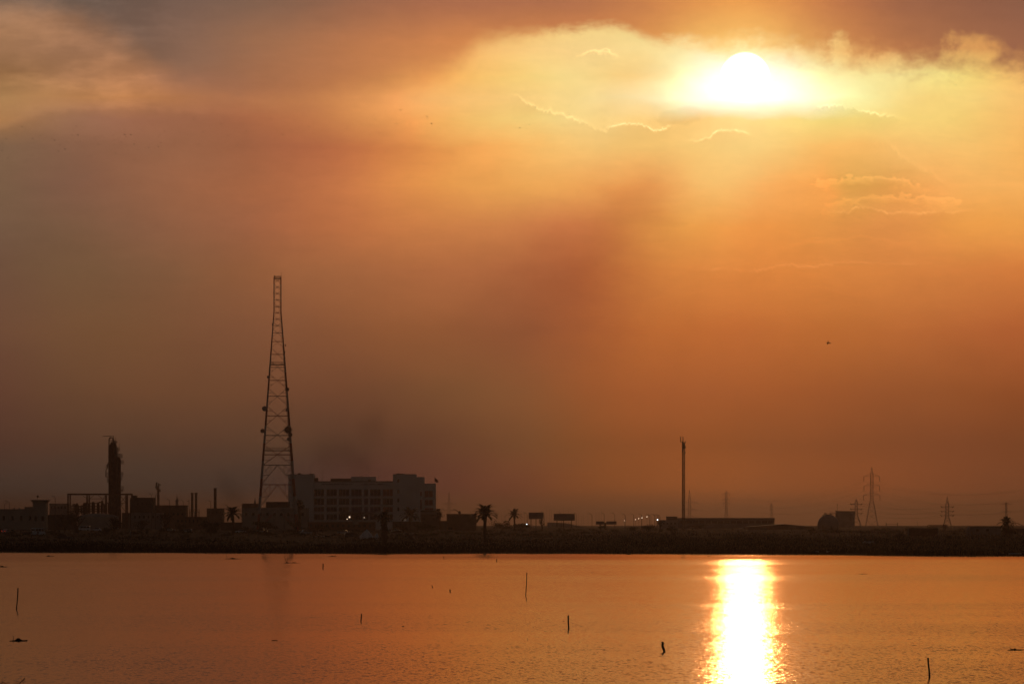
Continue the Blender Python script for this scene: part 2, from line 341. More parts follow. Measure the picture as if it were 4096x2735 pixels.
# ================================================================== helpers
_mats = {}
def mat(name, col, rough=0.8, var=0.25, scale=1.0, metal=0.0, emit=None, estr=0.0):
    if name in _mats:
        return _mats[name]
    m = bpy.data.materials.new(name)
    m.use_nodes = True
    t = m.node_tree
    b = t.nodes['Principled BSDF']
    b.inputs['Roughness'].default_value = rough
    b.inputs['Metallic'].default_value = metal
    if rough >= 0.75:
        b.inputs['Specular IOR Level'].default_value = 0.06     # matte: no sheen against the light
    if var > 0:
        tcx = t.nodes.new('ShaderNodeTexCoord')
        n = t.nodes.new('ShaderNodeTexNoise')
        n.inputs['Scale'].default_value = scale
        n.inputs['Detail'].default_value = 6.0
        t.links.new(tcx.outputs['Object'], n.inputs['Vector'])
        r = t.nodes.new('ShaderNodeValToRGB')
        r.color_ramp.elements[0].position = 0.3
        r.color_ramp.elements[1].position = 0.7
        r.color_ramp.elements[0].color = (*[c * (1 - var) for c in col], 1)
        r.color_ramp.elements[1].color = (*[min(1, c * (1 + var)) for c in col], 1)
        t.links.new(n.outputs['Fac'], r.inputs[0])
        t.links.new(r.outputs[0], b.inputs['Base Color'])
    else:
        b.inputs['Base Color'].default_value = (*col, 1)
    if emit:
        b.inputs['Emission Color'].default_value = (*emit, 1)
        b.inputs['Emission Strength'].default_value = estr
    _mats[name] = m
    return m

def banded(name, period, c0, c1):
    m = bpy.data.materials.new(name)
    m.use_nodes = True
    t = m.node_tree
    b = t.nodes['Principled BSDF']
    b.inputs['Roughness'].default_value = 0.7
    tcx = t.nodes.new('ShaderNodeTexCoord')
    sx = t.nodes.new('ShaderNodeSeparateXYZ')
    t.links.new(tcx.outputs['Object'], sx.inputs[0])
    a = t.nodes.new('ShaderNodeMath'); a.operation = 'DIVIDE'
    t.links.new(sx.outputs[2], a.inputs[0]); a.inputs[1].default_value = period
    p = t.nodes.new('ShaderNodeMath'); p.operation = 'FRACT'
    t.links.new(a.outputs[0], p.inputs[0])
    g = t.nodes.new('ShaderNodeMath'); g.operation = 'GREATER_THAN'
    t.links.new(p.outputs[0], g.inputs[0]); g.inputs[1].default_value = 0.5
    mx = t.nodes.new('ShaderNodeMix'); mx.data_type = 'RGBA'
    t.links.new(g.outputs[0], mx.inputs[0])
    mx.inputs[6].default_value = (*c0, 1); mx.inputs[7].default_value = (*c1, 1)
    t.links.new(mx.outputs[2], b.inputs['Base Color'])
    return m

STEEL = mat('dark_steel', (0.06, 0.055, 0.05), 0.6, 0.3, 0.6)
GALV = mat('galvanised_steel', (0.16, 0.15, 0.15), 0.55, 0.2, 0.5)
RUST = mat('rusty_steel', (0.10, 0.05, 0.03), 0.8, 0.4, 0.8)
WHITE = mat('white_render', (0.66, 0.62, 0.58), 0.85, 0.10, 0.12)
CREAM = mat('beige_render', (0.38, 0.32, 0.26), 0.9, 0.15, 0.2)
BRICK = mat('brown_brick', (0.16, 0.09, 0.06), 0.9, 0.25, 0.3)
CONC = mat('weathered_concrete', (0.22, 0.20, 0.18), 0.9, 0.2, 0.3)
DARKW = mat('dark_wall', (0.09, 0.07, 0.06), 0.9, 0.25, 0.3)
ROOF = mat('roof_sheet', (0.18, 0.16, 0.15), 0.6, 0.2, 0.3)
GLASS = mat('dark_glass', (0.012, 0.010, 0.010), 0.7, 0.0)
WINRED = mat('red_blind', (0.22, 0.03, 0.03), 0.7, 0.2, 0.5)
WPAINT = mat('white_car_paint', (0.70, 0.70, 0.72), 0.3, 0.05, 0.6)
DPAINT = mat('dark_car_paint', (0.03, 0.03, 0.035), 0.3, 0.1, 0.6)
SPAINT = mat('silver_car_paint', (0.40, 0.41, 0.43), 0.3, 0.05, 0.6)
RUBBER = mat('tyre_rubber', (0.02, 0.02, 0.02), 0.9, 0.1)
TAILON = mat('lit_tail_lamp', (0.4, 0.01, 0.01), 0.4, 0.0, emit=(1.0, 0.05, 0.02), estr=1.6)
LAMPON = mat('lit_lamp_warm', (0.8, 0.7, 0.6), 0.4, 0.0, emit=(1.0, 0.72, 0.50), estr=1.6)
LAMPWHITE = mat('lit_lamp_white', (0.8, 0.8, 0.8), 0.4, 0.0, emit=(0.85, 0.95, 1.0), estr=3.5)
LAMPOFF = mat('unlit_lamp', (0.25, 0.25, 0.24), 0.4, 0.1)
LEAF = mat('dark_leaf', (0.026, 0.030, 0.013), 0.8, 0.4, 0.6)
PALMLEAF = mat('palm_leaf', (0.045, 0.055, 0.022), 0.7, 0.35, 0.8)
BARK = mat('bark', (0.07, 0.05, 0.035), 0.95, 0.3, 1.5)
WOOD = mat('wet_wood', (0.022, 0.014, 0.010), 0.8, 0.4, 3.0)
BIRDM = mat('bird_feather', (0.03, 0.028, 0.028), 0.9, 0.1)
TARP = mat('white_tarpaulin', (0.55, 0.55, 0.55), 0.6, 0.15, 0.6)
PLASTIC = mat('white_plastic_litter', (0.45, 0.43, 0.42), 0.6, 0.2, 2.0)
CLOTH = mat('dark_clothes', (0.03, 0.03, 0.035), 0.9, 0.1)
CLOTHL = mat('pale_clothes', (0.35, 0.33, 0.32), 0.9, 0.1)
SKIN = mat('skin', (0.20, 0.11, 0.07), 0.7, 0.1)
SIGNM = mat('sign_back', (0.12, 0.11, 0.115), 0.7, 0.15, 0.4)
FLAGM = mat('flag_cloth', (0.10, 0.03, 0.03), 0.9, 0.3, 0.8)
DISHM = mat('dish_grey', (0.30, 0.28, 0.27), 0.6, 0.1)
DISHD = mat('dish_dark', (0.05, 0.045, 0.045), 0.6, 0.1)

class MB:
    def __init__(self):
        self.v = []; self.f = []
    def box(self, x0, x1, y0, y1, z0, z1):
        b = len(self.v)
        self.v += [(x0, y0, z0), (x1, y0, z0), (x1, y1, z0), (x0, y1, z0), (x0, y0, z1), (x1, y0, z1), (x1, y1, z1), (x0, y1, z1)]
        self.f += [(b, b+3, b+2, b+1), (b+4, b+5, b+6, b+7), (b, b+1, b+5, b+4), (b+1, b+2, b+6, b+5), (b+2, b+3, b+7, b+6), (b+3, b, b+4, b+7)]
        return self
    def bar(self, p, q, r, n=4, r2=None):
        p = Vector(p); q = Vector(q)
        d = (q - p)
        if d.length < 1e-6: return self
        d.normalize()
        a = d.cross(Vector((0, 1, 0)) if abs(d.y) < 0.9 else Vector((1, 0, 0))).normalized()
        c = d.cross(a)
        r2 = r if r2 is None else r2
        b = len(self.v)
        for pt, rr in ((p, r), (q, r2)):
            for k in range(n):
                t = 2 * math.pi * (k + 0.5) / n
                self.v.append(tuple(pt + a * (rr * math.cos(t)) + c * (rr * math.sin(t))))
        for k in range(n):
            k2 = (k + 1) % n
            self.f.append((b+k, b+k2, b+n+k2, b+n+k))
        self.f.append(tuple(b+k for k in range(n))[::-1]); self.f.append(tuple(b+n+k for k in range(n)))
        return self
    def path(self, pts, rs, n=6):
        pts = [Vector(p) for p in pts]
        if not hasattr(rs, '__len__'): rs = [rs] * len(pts)
        b = len(self.v)
        for i, p in enumerate(pts):
            d = (pts[min(i+1, len(pts)-1)] - pts[max(i-1, 0)]).normalized()
            a = d.cross(Vector((0, 1, 0)) if abs(d.y) < 0.9 else Vector((1, 0, 0))).normalized()
            c = d.cross(a)
            for k in range(n):
                t = 2 * math.pi * k / n
                self.v.append(tuple(p + a * (rs[i] * math.cos(t)) + c * (rs[i] * math.sin(t))))
        for i in range(len(pts) - 1):
            for k in range(n):
                k2 = (k + 1) % n
                self.f.append((b+i*n+k, b+i*n+k2, b+(i+1)*n+k2, b+(i+1)*n+k))
        self.f.append(tuple(b+k for k in range(n))[::-1])
        e = b + (len(pts) - 1) * n
        self.f.append(tuple(e+k for k in range(n)))
        return self
    def lathe(self, c, prof, n=16, axis='z'):
        b = len(self.v)
        for r, h in prof:
            for k in range(n):
                t = 2 * math.pi * k / n
                u, w = r * math.cos(t), r * math.sin(t)
                self.v.append((c[0]+u, c[1]+w, c[2]+h) if axis == 'z' else (c[0]+u, c[1]+h, c[2]+w))
        for i in range(len(prof) - 1):
            for k in range(n):
                k2 = (k + 1) % n
                self.f.append((b+i*n+k, b+i*n+k2, b+(i+1)*n+k2, b+(i+1)*n+k))
        self.f.append(tuple(b+k for k in range(n))[::-1])
        e = b + (len(prof) - 1) * n
        self.f.append(tuple(e+k for k in range(n)))
        return self
    def prism(self, poly, y0, y1):       # polygon in x-z, extruded along y
        b = len(self.v); n = len(poly)
        self.v += [(x, y0, z) for x, z in poly] + [(x, y1, z) for x, z in poly]
        self.f.append(tuple(range(b, b+n))); self.f.append(tuple(range(b+2*n-1, b+n-1, -1)))
        for k in range(n):
            k2 = (k + 1) % n
            self.f.append((b+k2, b+k, b+n+k, b+n+k2))
        return self
    def tris(self, P):                   # array (n,3,3)
        b = len(self.v)
        self.v += [tuple(x) for x in P.reshape(-1, 3)]
        self.f += [(b+3*i, b+3*i+1, b+3*i+2) for i in range(len(P))]
        return self
    def build(self, name, m, root=None, xf=None, smooth=False):
        me = bpy.data.meshes.new(name)
        v = self.v
        if root is not None and xf is None:
            o = root['org']
            v = [(a-o[0], b-o[1], c-o[2]) for a, b, c in v]
        me.from_pydata(v, [], self.f)
        me.materials.append(m)
        if smooth:
            me.polygons.foreach_set('use_smooth', [True] * len(me.polygons))
        me.update()
        ob = bpy.data.objects.new(name, me)
        COL.objects.link(ob)
        if root is not None:
            ob.parent = root
        return ob

def thing(name, label, cat, loc, group=None, rotz=0.0):
    o = bpy.data.objects.new(name, None)
    COL.objects.link(o)
    o.location = loc
    o.rotation_euler = (0, 0, rotz)
    o['label'] = label; o['category'] = cat
    o['org'] = list(loc)
    if group: o['group'] = group
    return o

def tag(o, label, cat, group=None):
    o['label'] = label; o['category'] = cat
    if group: o['group'] = group
    return o

def sub(o, root_of):                     # a sub-part keeps the coordinates of its thing
    o['org'] = root_of['org']
    return o

# ================================================================== terrain
PXS = [-4000, 0, 600, 1000, 1500, 2048, 2600, 3000, 3300, 3550, 4096, 8000]
SHY = [2206, 2207, 2208, 2211, 2212, 2211, 2213, 2215, 2217, 2222, 2223, 2224]
def shore(x):                            # distance of the water's edge at lateral position x
    px = 2048 + x * F / 1150.0
    return CAMH * F / (np.interp(px, PXS, SHY) - YH)
PS = [-500, -45, -6, 0, 5, 20, 60, 150, 400, 700, 1200, 2000, 6000, 30000]
PZ = [-2.0, -1.6, -0.4, 0.03, 0.45, 0.8, 1.2, 2.2, 3.6, 4.9, 5.4, 5.75, 6.1, 6.3]
def ground(x, D):
    z = float(np.interp(D - shore(x), PS, PZ))
    if D - shore(x) > 4:
        z += 0.18 * math.sin(x * 0.09 + D * 0.031) + 0.12 * math.sin(x * 0.23 - D * 0.017 + 1.3)
    return z
def X(px, D): return (px - 2048.0) / F * D
def Z(py, D): return CAMH + (YH - py) / F * D
def Dat(px, py):                         # distance at which the ground shows at this pixel
    lo, hi = 900.0, 4000.0
    for _ in range(40):
        m = 0.5 * (lo + hi)
        if YH + (CAMH - ground(X(px, m), m)) / m * F > py: lo = m
        else: hi = m
    return 0.5 * (lo + hi)

def grid_mesh(name, xs, ds, zf, m):
    v = [(x, d, zf(x, d)) for d in ds for x in xs]
    n = len(xs)
    f = [(j*n+i, j*n+i+1, (j+1)*n+i+1, (j+1)*n+i) for j in range(len(ds)-1) for i in range(n-1)]
    me = bpy.data.meshes.new(name); me.from_pydata(v, [], f); me.materials.append(m)
    me.polygons.foreach_set('use_smooth', [True] * len(me.polygons))
    o = bpy.data.objects.new(name, me); COL.objects.link(o); o['kind'] = 'structure'
    return o

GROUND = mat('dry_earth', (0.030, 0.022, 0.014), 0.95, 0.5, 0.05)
xs = [-9000, -3000, -1200, -600] + list(range(-360, 361, 12)) + [600, 1200, 3000, 9000]
ds = [-300, 200, 700, 950] + [980 + 6 * k for k in range(50)] + [1290, 1320, 1360, 1400, 1450, 1500, 1560, 1620, 1700, 1800, 1900, 2000, 2150, 2300, 2600, 3000, 4000, 6000, 12000, 26000]
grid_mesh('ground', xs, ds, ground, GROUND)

# water: a mirror broken by ripples given as true facet slopes, calmer in wind-sheltered streaks
wm = bpy.data.materials.new('lake_water')
wm.use_nodes = True
t = wm.node_tree
t.nodes.remove(t.nodes['Principled BSDF'])
def wn(ty, **k):
    n = t.nodes.new(ty)
    for a, b in k.items(): setattr(n, a, b)
    return n
geo = wn('ShaderNodeNewGeometry')
def wnoise(scale, detail, off):
    mp = wn('ShaderNodeMapping')
    t.links.new(geo.outputs['Position'], mp.inputs['Vector'])
    mp.inputs['Scale'].default_value = scale
    mp.inputs['Location'].default_value = off
    n = wn('ShaderNodeTexNoise')
    n.inputs['Scale'].default_value = 1.0
    n.inputs['Detail'].default_value = detail
    n.inputs['Roughness'].default_value = 0.55
    t.links.new(mp.outputs[0], n.inputs['Vector'])
    s = wn('ShaderNodeVectorMath', operation='SUBTRACT')
    t.links.new(n.outputs['Color'], s.inputs[0]); s.inputs[1].default_value = (0.5, 0.5, 0.5)
    return n.outputs['Fac'], s.outputs[0]
_, rip = wnoise((6.0, 2.6, 1), 3.0, (0, 0, 0))
_, chop = wnoise((3.4, 0.8, 1), 3.0, (17, 3, 0))
_, swell = wnoise((0.7, 0.07, 1), 3.0, (5, 9, 0))
streak, _ = wnoise((0.006, 0.016, 1), 5.0, (3.3, 1.0, 2))
cal = wn('ShaderNodeMapRange', interpolation_type='SMOOTHSTEP')
t.links.new(streak, cal.inputs[0]); cal.inputs[1].default_value = 0.40; cal.inputs[2].default_value = 0.60
cal.inputs[3].default_value = 0.74; cal.inputs[4].default_value = 1.05
sy = wn('ShaderNodeSeparateXYZ'); t.links.new(geo.outputs['Position'], sy.inputs[0])
lee = wn('ShaderNodeMapRange', interpolation_type='SMOOTHSTEP')     # the lee of the far bank is calm
t.links.new(sy.outputs[1], lee.inputs[0]); lee.inputs[1].default_value = 800.0; lee.inputs[2].default_value = 980.0
lee.inputs[3].default_value = 1.0; lee.inputs[4].default_value = 0.45
amp = wn('ShaderNodeMath', operation='MULTIPLY'); t.links.new(cal.outputs[0], amp.inputs[0]); t.links.new(lee.outputs[0], amp.inputs[1])
a1 = wn('ShaderNodeVectorMath', operation='MULTIPLY'); t.links.new(rip, a1.inputs[0]); a1.inputs[1].default_value = (0.14, 0.12, 0)
a2 = wn('ShaderNodeVectorMath', operation='MULTIPLY_ADD'); t.links.new(chop, a2.inputs[0]); a2.inputs[1].default_value = (0.13, 0.22, 0); t.links.new(a1.outputs[0], a2.inputs[2])
a2b = wn('ShaderNodeVectorMath', operation='MULTIPLY_ADD'); t.links.new(swell, a2b.inputs[0]); a2b.inputs[1].default_value = (0.04, 0.06, 0); t.links.new(a2.outputs[0], a2b.inputs[2])
a3 = wn('ShaderNodeVectorMath', operation='SCALE'); t.links.new(a2b.outputs[0], a3.inputs[0]); t.links.new(amp.outputs[0], a3.inputs[3])
# seen this low only the faces that lean towards the near shore show: fold the others over
a4 = wn('ShaderNodeCombineXYZ')
sl_ = wn('ShaderNodeSeparateXYZ'); t.links.new(a3.outputs[0], sl_.inputs[0])
ab = wn('ShaderNodeMath', operation='ABSOLUTE'); t.links.new(sl_.outputs[1], ab.inputs[0])
ng = wn('ShaderNodeMath', operation='MULTIPLY_ADD'); t.links.new(ab.outputs[0], ng.inputs[0]); ng.inputs[1].default_value = -0.9; ng.inputs[2].default_value = -0.015
t.links.new(sl_.outputs[0], a4.inputs[0]); t.links.new(ng.outputs[0], a4.inputs[1]); a4.inputs[2].default_value = 1.0
a5 = wn('ShaderNodeVectorMath', operation='NORMALIZE'); t.links.new(a4.outputs[0], a5.inputs[0])
gl = wn('ShaderNodeBsdfGlossy'); gl.inputs['Color'].default_value = (0.97, 0.68, 0.47, 1)      # orange tint put into the gloss colour to warm the reflected sky
gl2 = wn('ShaderNodeBsdfGlossy'); gl2.inputs['Color'].default_value = (0.97, 0.68, 0.47, 1); gl2.inputs['Roughness'].default_value = 0.41   # steeper wavelets
glm = wn('ShaderNodeMixShader'); glm.inputs[0].default_value = 0.24
t.links.new(gl.outputs[0], glm.inputs[1]); t.links.new(gl2.outputs[0], glm.inputs[2])
df = wn('ShaderNodeBsdfDiffuse'); df.inputs['Color'].default_value = (0.012, 0.008, 0.005, 1)
fr_ = wn('ShaderNodeFresnel'); fr_.inputs['IOR'].default_value = 1.33
mxs = wn('ShaderNodeMixShader')
t.links.new(a5.outputs[0], gl.inputs['Normal']); t.links.new(a5.outputs[0], gl2.inputs['Normal']); t.links.new(a5.outputs[0], fr_.inputs['Normal'])
t.links.new(fr_.outputs[0], mxs.inputs[0]); t.links.new(df.outputs[0], mxs.inputs[1]); t.links.new(glm.outputs[0], mxs.inputs[2])
t.links.new(mxs.outputs[0], t.nodes['Material Output'].inputs['Surface'])
rr = wn('ShaderNodeMath', operation='MULTIPLY'); t.links.new(amp.outputs[0], rr.inputs[0]); rr.inputs[1].default_value = 0.10
t.links.new(rr.outputs[0], gl.inputs['Roughness'])
wme = bpy.data.meshes.new('water')
wme.from_pydata([(-900, -60, 0), (900, -60, 0), (900, 1300, 0), (-900, 1300, 0)], [], [(0, 1, 2, 3)])
wme.materials.append(wm)
wo_ = bpy.data.objects.new('water', wme); COL.objects.link(wo_); wo_['kind'] = 'structure'

# haze over the whole plain
hm = bpy.data.materials.new('haze_air')
hm.use_nodes = True
ht = hm.node_tree
ht.nodes.clear()
pv = ht.nodes.new('ShaderNodeVolumePrincipled')
pv.inputs['Color'].default_value = (0.33, 0.27, 0.27, 1)
pv.inputs['Density'].default_value = 0.00010
pv.inputs['Anisotropy'].default_value = 0.92
ho = ht.nodes.new('ShaderNodeOutputMaterial')
ht.links.new(pv.outputs[0], ho.inputs['Volume'])
hz = MB().box(-9500, 9500, -400, 27000, -4.0, 104.0).build('haze', hm)
hz['kind'] = 'stuff'
#OBJECTS
# ================================================================== builders
ORD = ['first', 'second', 'third', 'fourth', 'fifth', 'sixth', 'seventh', 'eighth', 'ninth', 'tenth', 'eleventh', 'twelfth', 'thirteenth',
       'fourteenth', 'fifteenth', 'sixteenth', 'seventeenth', 'eighteenth', 'nineteenth', 'twentieth', 'twenty-first', 'twenty-second', 'twenty-third', 'twenty-fourth', 'twenty-fifth', 'twenty-sixth']

def base(px, D):
    x = X(px, D)
    return (x, D, ground(x, D))

def leaves(c, r, n, size, clumps=10, seed=0, flat=1.0):
    g = np.random.default_rng(seed)
    c = np.array(c); r = np.array(r)
    d = g.normal(size=(clumps, 3)); d /= np.linalg.norm(d, axis=1)[:, None]
    cc = d * g.uniform(0.25, 0.80, (clumps, 1))
    cr = g.uniform(0.22, 0.46, clumps)
    k = g.integers(0, clumps, n)
    q = g.normal(size=(n, 3)); q /= np.linalg.norm(q, axis=1)[:, None]
    p = (cc[k] + q * (cr[k] * g.uniform(0.15, 1.0, n) ** 0.5)[:, None]) * r + c
    a = g.normal(size=(n, 3)); b = g.normal(size=(n, 3))
    s = size * g.uniform(0.5, 1.2, (n, 1))
    a = a / np.linalg.norm(a, axis=1)[:, None] * s
    b = b / np.linalg.norm(b, axis=1)[:, None] * s
    return np.stack([p - a * 0.6, p + a * 0.6, p + b], axis=1)

def tree(px, w, ytop, ybase, label, name='bush', cat='bush', D=None, seed=1, trunk=0.25, dens=1.0, group='bushes and trees along the far bank'):
    D = D or Dat(px, ybase)
    b = base(px, D)
    h = Z(ytop, D) - b[2]
    rw = w / F * D / 2
    t = thing(name, label, cat, b, group)
    g = np.random.default_rng(seed)
    m = MB()
    zt = b[2] + h * trunk
    m.path([(b[0], D, b[2] - 0.2), (b[0] + 0.1 * rw, D, b[2] + h * trunk * 0.6), (b[0], D, zt + h * 0.15)], [0.05 * h + 0.03, 0.04 * h + 0.02, 0.03 * h], 6)
    for k in range(5):
        an = k * 1.3 + g.uniform(0, 1)
        m.bar((b[0], D, zt), (b[0] + math.cos(an) * rw * 0.6, D + math.sin(an) * rw * 0.6, b[2] + h * g.uniform(0.5, 0.85)), 0.025 * h, 5, 0.008 * h)
    m.build('trunk', BARK, t)
    zc = b[2] + h * (0.5 + trunk * 0.5)
    MB().tris(leaves((b[0], D, zc), (rw, max(rw * 0.8, 0.5), h * (1 - trunk) * 0.5), int(900 * dens), max(0.16, 0.075 * max(rw, h * 0.4)), 14, seed)).build('crown', LEAF, t)
    return t

def palm(px, ycrown, rpx, ybase, label, D=None, seed=1, tr=0.22, skirt=False, nfr=34, up=0.15):
    D = D or Dat(px, ybase)
    b = base(px, D)
    zc = Z(ycrown, D)
    R = 1.28 * rpx / F * D
    t = thing('palm_tree', label, 'palm', b, 'palms on the far bank')
    g = np.random.default_rng(seed)
    m = MB()
    n = 9
    m.path([(b[0] + 0.12 * math.sin(i * 0.7 + seed), D, b[2] - 0.2 + (zc - b[2] + 0.2) * i / (n - 1)) for i in range(n)],
           [tr * (1.25 if i == 0 else 1.0) * (1 + 0.10 * (i % 2)) for i in range(n)], 8)
    m.build('trunk', BARK, t)
    P = []
    def frond(an, ph, L, wd):
        pts = []
        for s in range(9):
            u = s / 8
            e = ph - u * u * 1.15
            if s == 0: p = np.array([0.0, 0, 0])
            else: p = pts[-1] + L / 8 * np.array([math.cos(an) * math.cos(e), math.sin(an) * math.cos(e), math.sin(e)])
            pts.append(p)
        side = np.array([-math.sin(an), math.cos(an), 0])
        for s in range(8):
            u = (s + 0.5) / 8
            wl = wd * (0.35 + 0.65 * math.sin(math.pi * min(1, u * 0.9 + 0.1)))
            d = pts[s + 1] - pts[s]
            dn = d / np.linalg.norm(d)
            for q in (0, 0.5):
                p0 = pts[s] + d * q
                for sg in (-1, 1):
                    tip = p0 + sg * side * wl * 0.85 + dn * wl * 0.75 + np.array([0, 0, -0.12 * wl])
                    P.append([p0 - dn * 0.05 * L, p0 + dn * 0.07 * L, tip])
            P.append([pts[s] + side * 0.03 * L, pts[s] - side * 0.03 * L, pts[s + 1]])
    for k in range(nfr):
        frond(k * 2.39996 + g.uniform(-0.2, 0.2), up + 1.55 * ((k + 0.5) / nfr) ** 0.8 - 0.25 + g.uniform(-0.1, 0.1), R * g.uniform(0.85, 1.15), R * 0.22)
    if skirt:
        for k in range(26):
            frond(k * 2.4, -0.9 + g.uniform(-0.3, 0.2), R * g.uniform(0.5, 0.8), R * 0.2)
    A = np.array(P) + np.array([b[0], D, zc])
    MB().tris(A).build('crown', PALMLEAF, t)
    if skirt:
        Q = []
        hh = zc - b[2]
        for k in range(420):
            an = g.uniform(0, 6.28); zz = b[2] + hh * g.uniform(0.05, 0.97)
            rr = skirt * g.uniform(0.2, 1.0) * (0.6 + 0.4 * math.sin(k))
            p = np.array([b[0] + math.cos(an) * rr, D + math.sin(an) * rr, zz])
            Q.append([p, p + np.array([g.uniform(-.1, .1), 0, -0.9]), p + np.array([0.25 * math.cos(an), 0.25 * math.sin(an), -0.4])])
        MB().tris(np.array(Q)).build('dead_fronds', BARK, t)
    return t

def lamp(px, ytop, label, D, side=-1, armpx=12, ybase=None, group='street lamps', r=0.09, lit=None, double=False, rise=0):
    b = base(px, D)
    zt = Z(ytop, D)
    t = thing('street_lamp', label, 'street lamp', b, group)
    a = armpx / F * D
    MB().path([(b[0], D, b[2] - 0.3), (b[0], D, zt - 0.9), (b[0] + side * 0.15, D, zt - 0.45)], [r * 1.4, r, r * 0.8], 6).build('pole', STEEL, t)
    for sg in ((side, -side) if double else (side,)):
        MB().path([(b[0] + side * 0.15 * 0, D, zt - 0.75), (b[0] + sg * 0.35 * a, D, zt - 0.30), (b[0] + sg * a, D, zt)], r * 0.75, 5).build('arm', STEEL, t)
        x0, x1 = sorted((b[0] + sg * (a - 0.15), b[0] + sg * (a + 0.75)))
        m = MB().prism([(x0, zt - 0.12), (x1, zt + 0.04), (x1, zt + 0.20), (x0, zt + 0.16)], D - 0.16, D + 0.16)
        m.build('lamp_head', LAMPOFF if not lit else lit, t)
    return t

def windows(root, rects, Df, wm_=GLASS, fr=WHITE, framed=True):
    """rects in pixels; each pane set in a recessed frame on the facade at distance Df"""
    for (xa, xb, ya, yb) in rects:
        x0, x1, z0, z1 = X(xa, Df), X(xb, Df), Z(yb, Df), Z(ya, Df)
        w = MB().box(x0, x1, Df - 0.06, Df + 0.10, z0, z1).build('window', wm_, root)
        if framed:
            m = MB()
            e = 0.10
            m.box(x0 - e, x1 + e, Df - 0.14, Df + 0.02, z1 + 0.003, z1 + e).box(x0 - e, x1 + e, Df - 0.16, Df + 0.02, z0 - e, z0 - 0.003)
            nm = max(1, int((x1 - x0) / 1.4))
            for k in range(1, nm):
                xx = x0 + (x1 - x0) * k / nm
                m.box(xx - 0.05, xx + 0.05, Df - 0.10, Df - 0.062, z0 + 0.004, z1 - 0.004)
            m.build('window_frame', fr, sub(w, root))

def building(px0, px1, ytop, D, depth, label, m, name='low_building', wins=(), parapet=0.5, ybot=None, wm_=GLASS, group=None):
    x0, x1 = X(px0, D), X(px1, D)
    xm = (x0 + x1) / 2
    zb = min(ground(x0, D), ground(x1, D), ground(xm, D)) - 0.5
    zt = Z(ytop, D)
    t = thing(name, label, 'building', (xm, D + depth / 2, zb + 0.5), group)
    MB().box(x0, x1, D, D + depth, zb, zt - 0.3).build('wall', m, t)
    mm = MB()
    if parapet > 0:
        e = 0.12
        mm.box(x0 - e, x1 + e, D - e, D + depth + e, zt - 0.3 + 0.003, zt)
        mm.build('parapet', m, t)
    windows(t, wins, D - 0.01, wm_, m)
    return t

# ================================================================== lattice telecom tower
DT = 1720.0
tx = X(1110, DT)
tb = (tx, DT, ground(tx, DT))
tow = thing('lattice_tower', 'tall red and white steel lattice mast with dish antennas, rising beside the white office block', 'tower', tb)
BAND = banded('red_white_mast_paint', 13.5, (0.36, 0.05, 0.035), (0.42, 0.38, 0.36))
def tw(py):      # half width of the mast at a pixel row, metres
    h = 14.0 if py < 1246 else 14.0 + (py - 1246) / 785.0 * 58.0
    return h / F * DT
ROT = 0.09
def tp(py, sx, sy_):
    w = tw(py)
    ax, ay = sx * w, sy_ * w
    return (tx + ax * math.cos(ROT) - ay * math.sin(ROT), DT + ax * math.sin(ROT) + ay * math.cos(ROT), Z(py, DT))
YB = YH + (CAMH - tb[2]) / DT * F + 4
corners = [(-1, -1), (1, -1), (1, 1), (-1, 1)]
for sx, sy_ in corners:
    ys_ = [1108, 1246, 1450, 1700, 1900, 2031, YB]
    MB().path([tp(y, sx, sy_) for y in ys_], [0.13, 0.14, 0.19, 0.23, 0.26, 0.29, 0.32], 6).build('leg', BAND, tow)
LEV = [1109, 1122, 1149, 1174, 1200, 1226, 1251, 1277, 1302, 1331, 1366, 1417, 1469, 1521, 1584, 1663, 1741, 1818]
br = MB()
for i in range(4):
    A_, B_ = corners[i], corners[(i + 1) % 4]
    rb = lambda y: 0.055 + 0.045 * min(1, max(0, (y - 1250) / 600))
    for y in LEV:
        br.bar(tp(y, *A_), tp(y, *B_), rb(y) * 1.15)
    mids = [1109] + [(a + b) / 2 for a, b in zip(LEV[1:-1], LEV[2:])] + [1859.7]
    for a, b in zip(mids[:-1], mids[1:]):
        br.bar(tp(a, *A_), tp(b, *B_), rb(a) * 0.8); br.bar(tp(a, *B_), tp(b, *A_), rb(a) * 0.8)
        if a > 1400:
            for P_, Q_ in ((A_, B_), (B_, A_)):
                pa = Vector(tp(a, *P_)); pb_ = Vector(tp(b, *Q_)); mid = pa.lerp(pb_, 0.25)
                yy = a + (b - a) * 0.25
                br.bar(mid, tp(yy, *P_), 0.05)
                pa = Vector(tp(b, *P_)); pb_ = Vector(tp(a, *Q_)); mid = pa.lerp(pb_, 0.25)
                br.bar(mid, tp(b - (b - a) * 0.25, *P_), 0.05)
    for yt, yb in ((1859.7, 1937.5), (1937.5, 2031), (2031, YB - 2)):
        a, b = Vector(tp(yt, *A_)), Vector(tp(yt, *B_))
        br.bar(a, b, 0.12)
        mid = a.lerp(b, 0.5)
        for P_ in (A_, B_):
            foot = Vector(tp(yb, *P_)); topc = Vector(tp(yt, *P_))
            br.bar(mid, foot, 0.085)
            ymid = yt + (yb - yt) * 0.52
            q = mid.lerp(foot, 0.52)
            br.bar(q, tp(ymid, *P_), 0.085)
            q3 = mid.lerp(foot, 0.40)
            top3 = a.lerp(b, 0.27) if P_ == A_ else b.lerp(a, 0.27)
            br.bar(top3, q3, 0.055); br.bar(top3, tp(ymid, *P_), 0.055); br.bar(q, topc, 0.05)
            br.bar(tp(yb - (yb - yt) * 0.25, *P_), mid.lerp(foot, 0.76), 0.05)
br.build('bracing', BAND, tow)
lad = MB()
n = 60
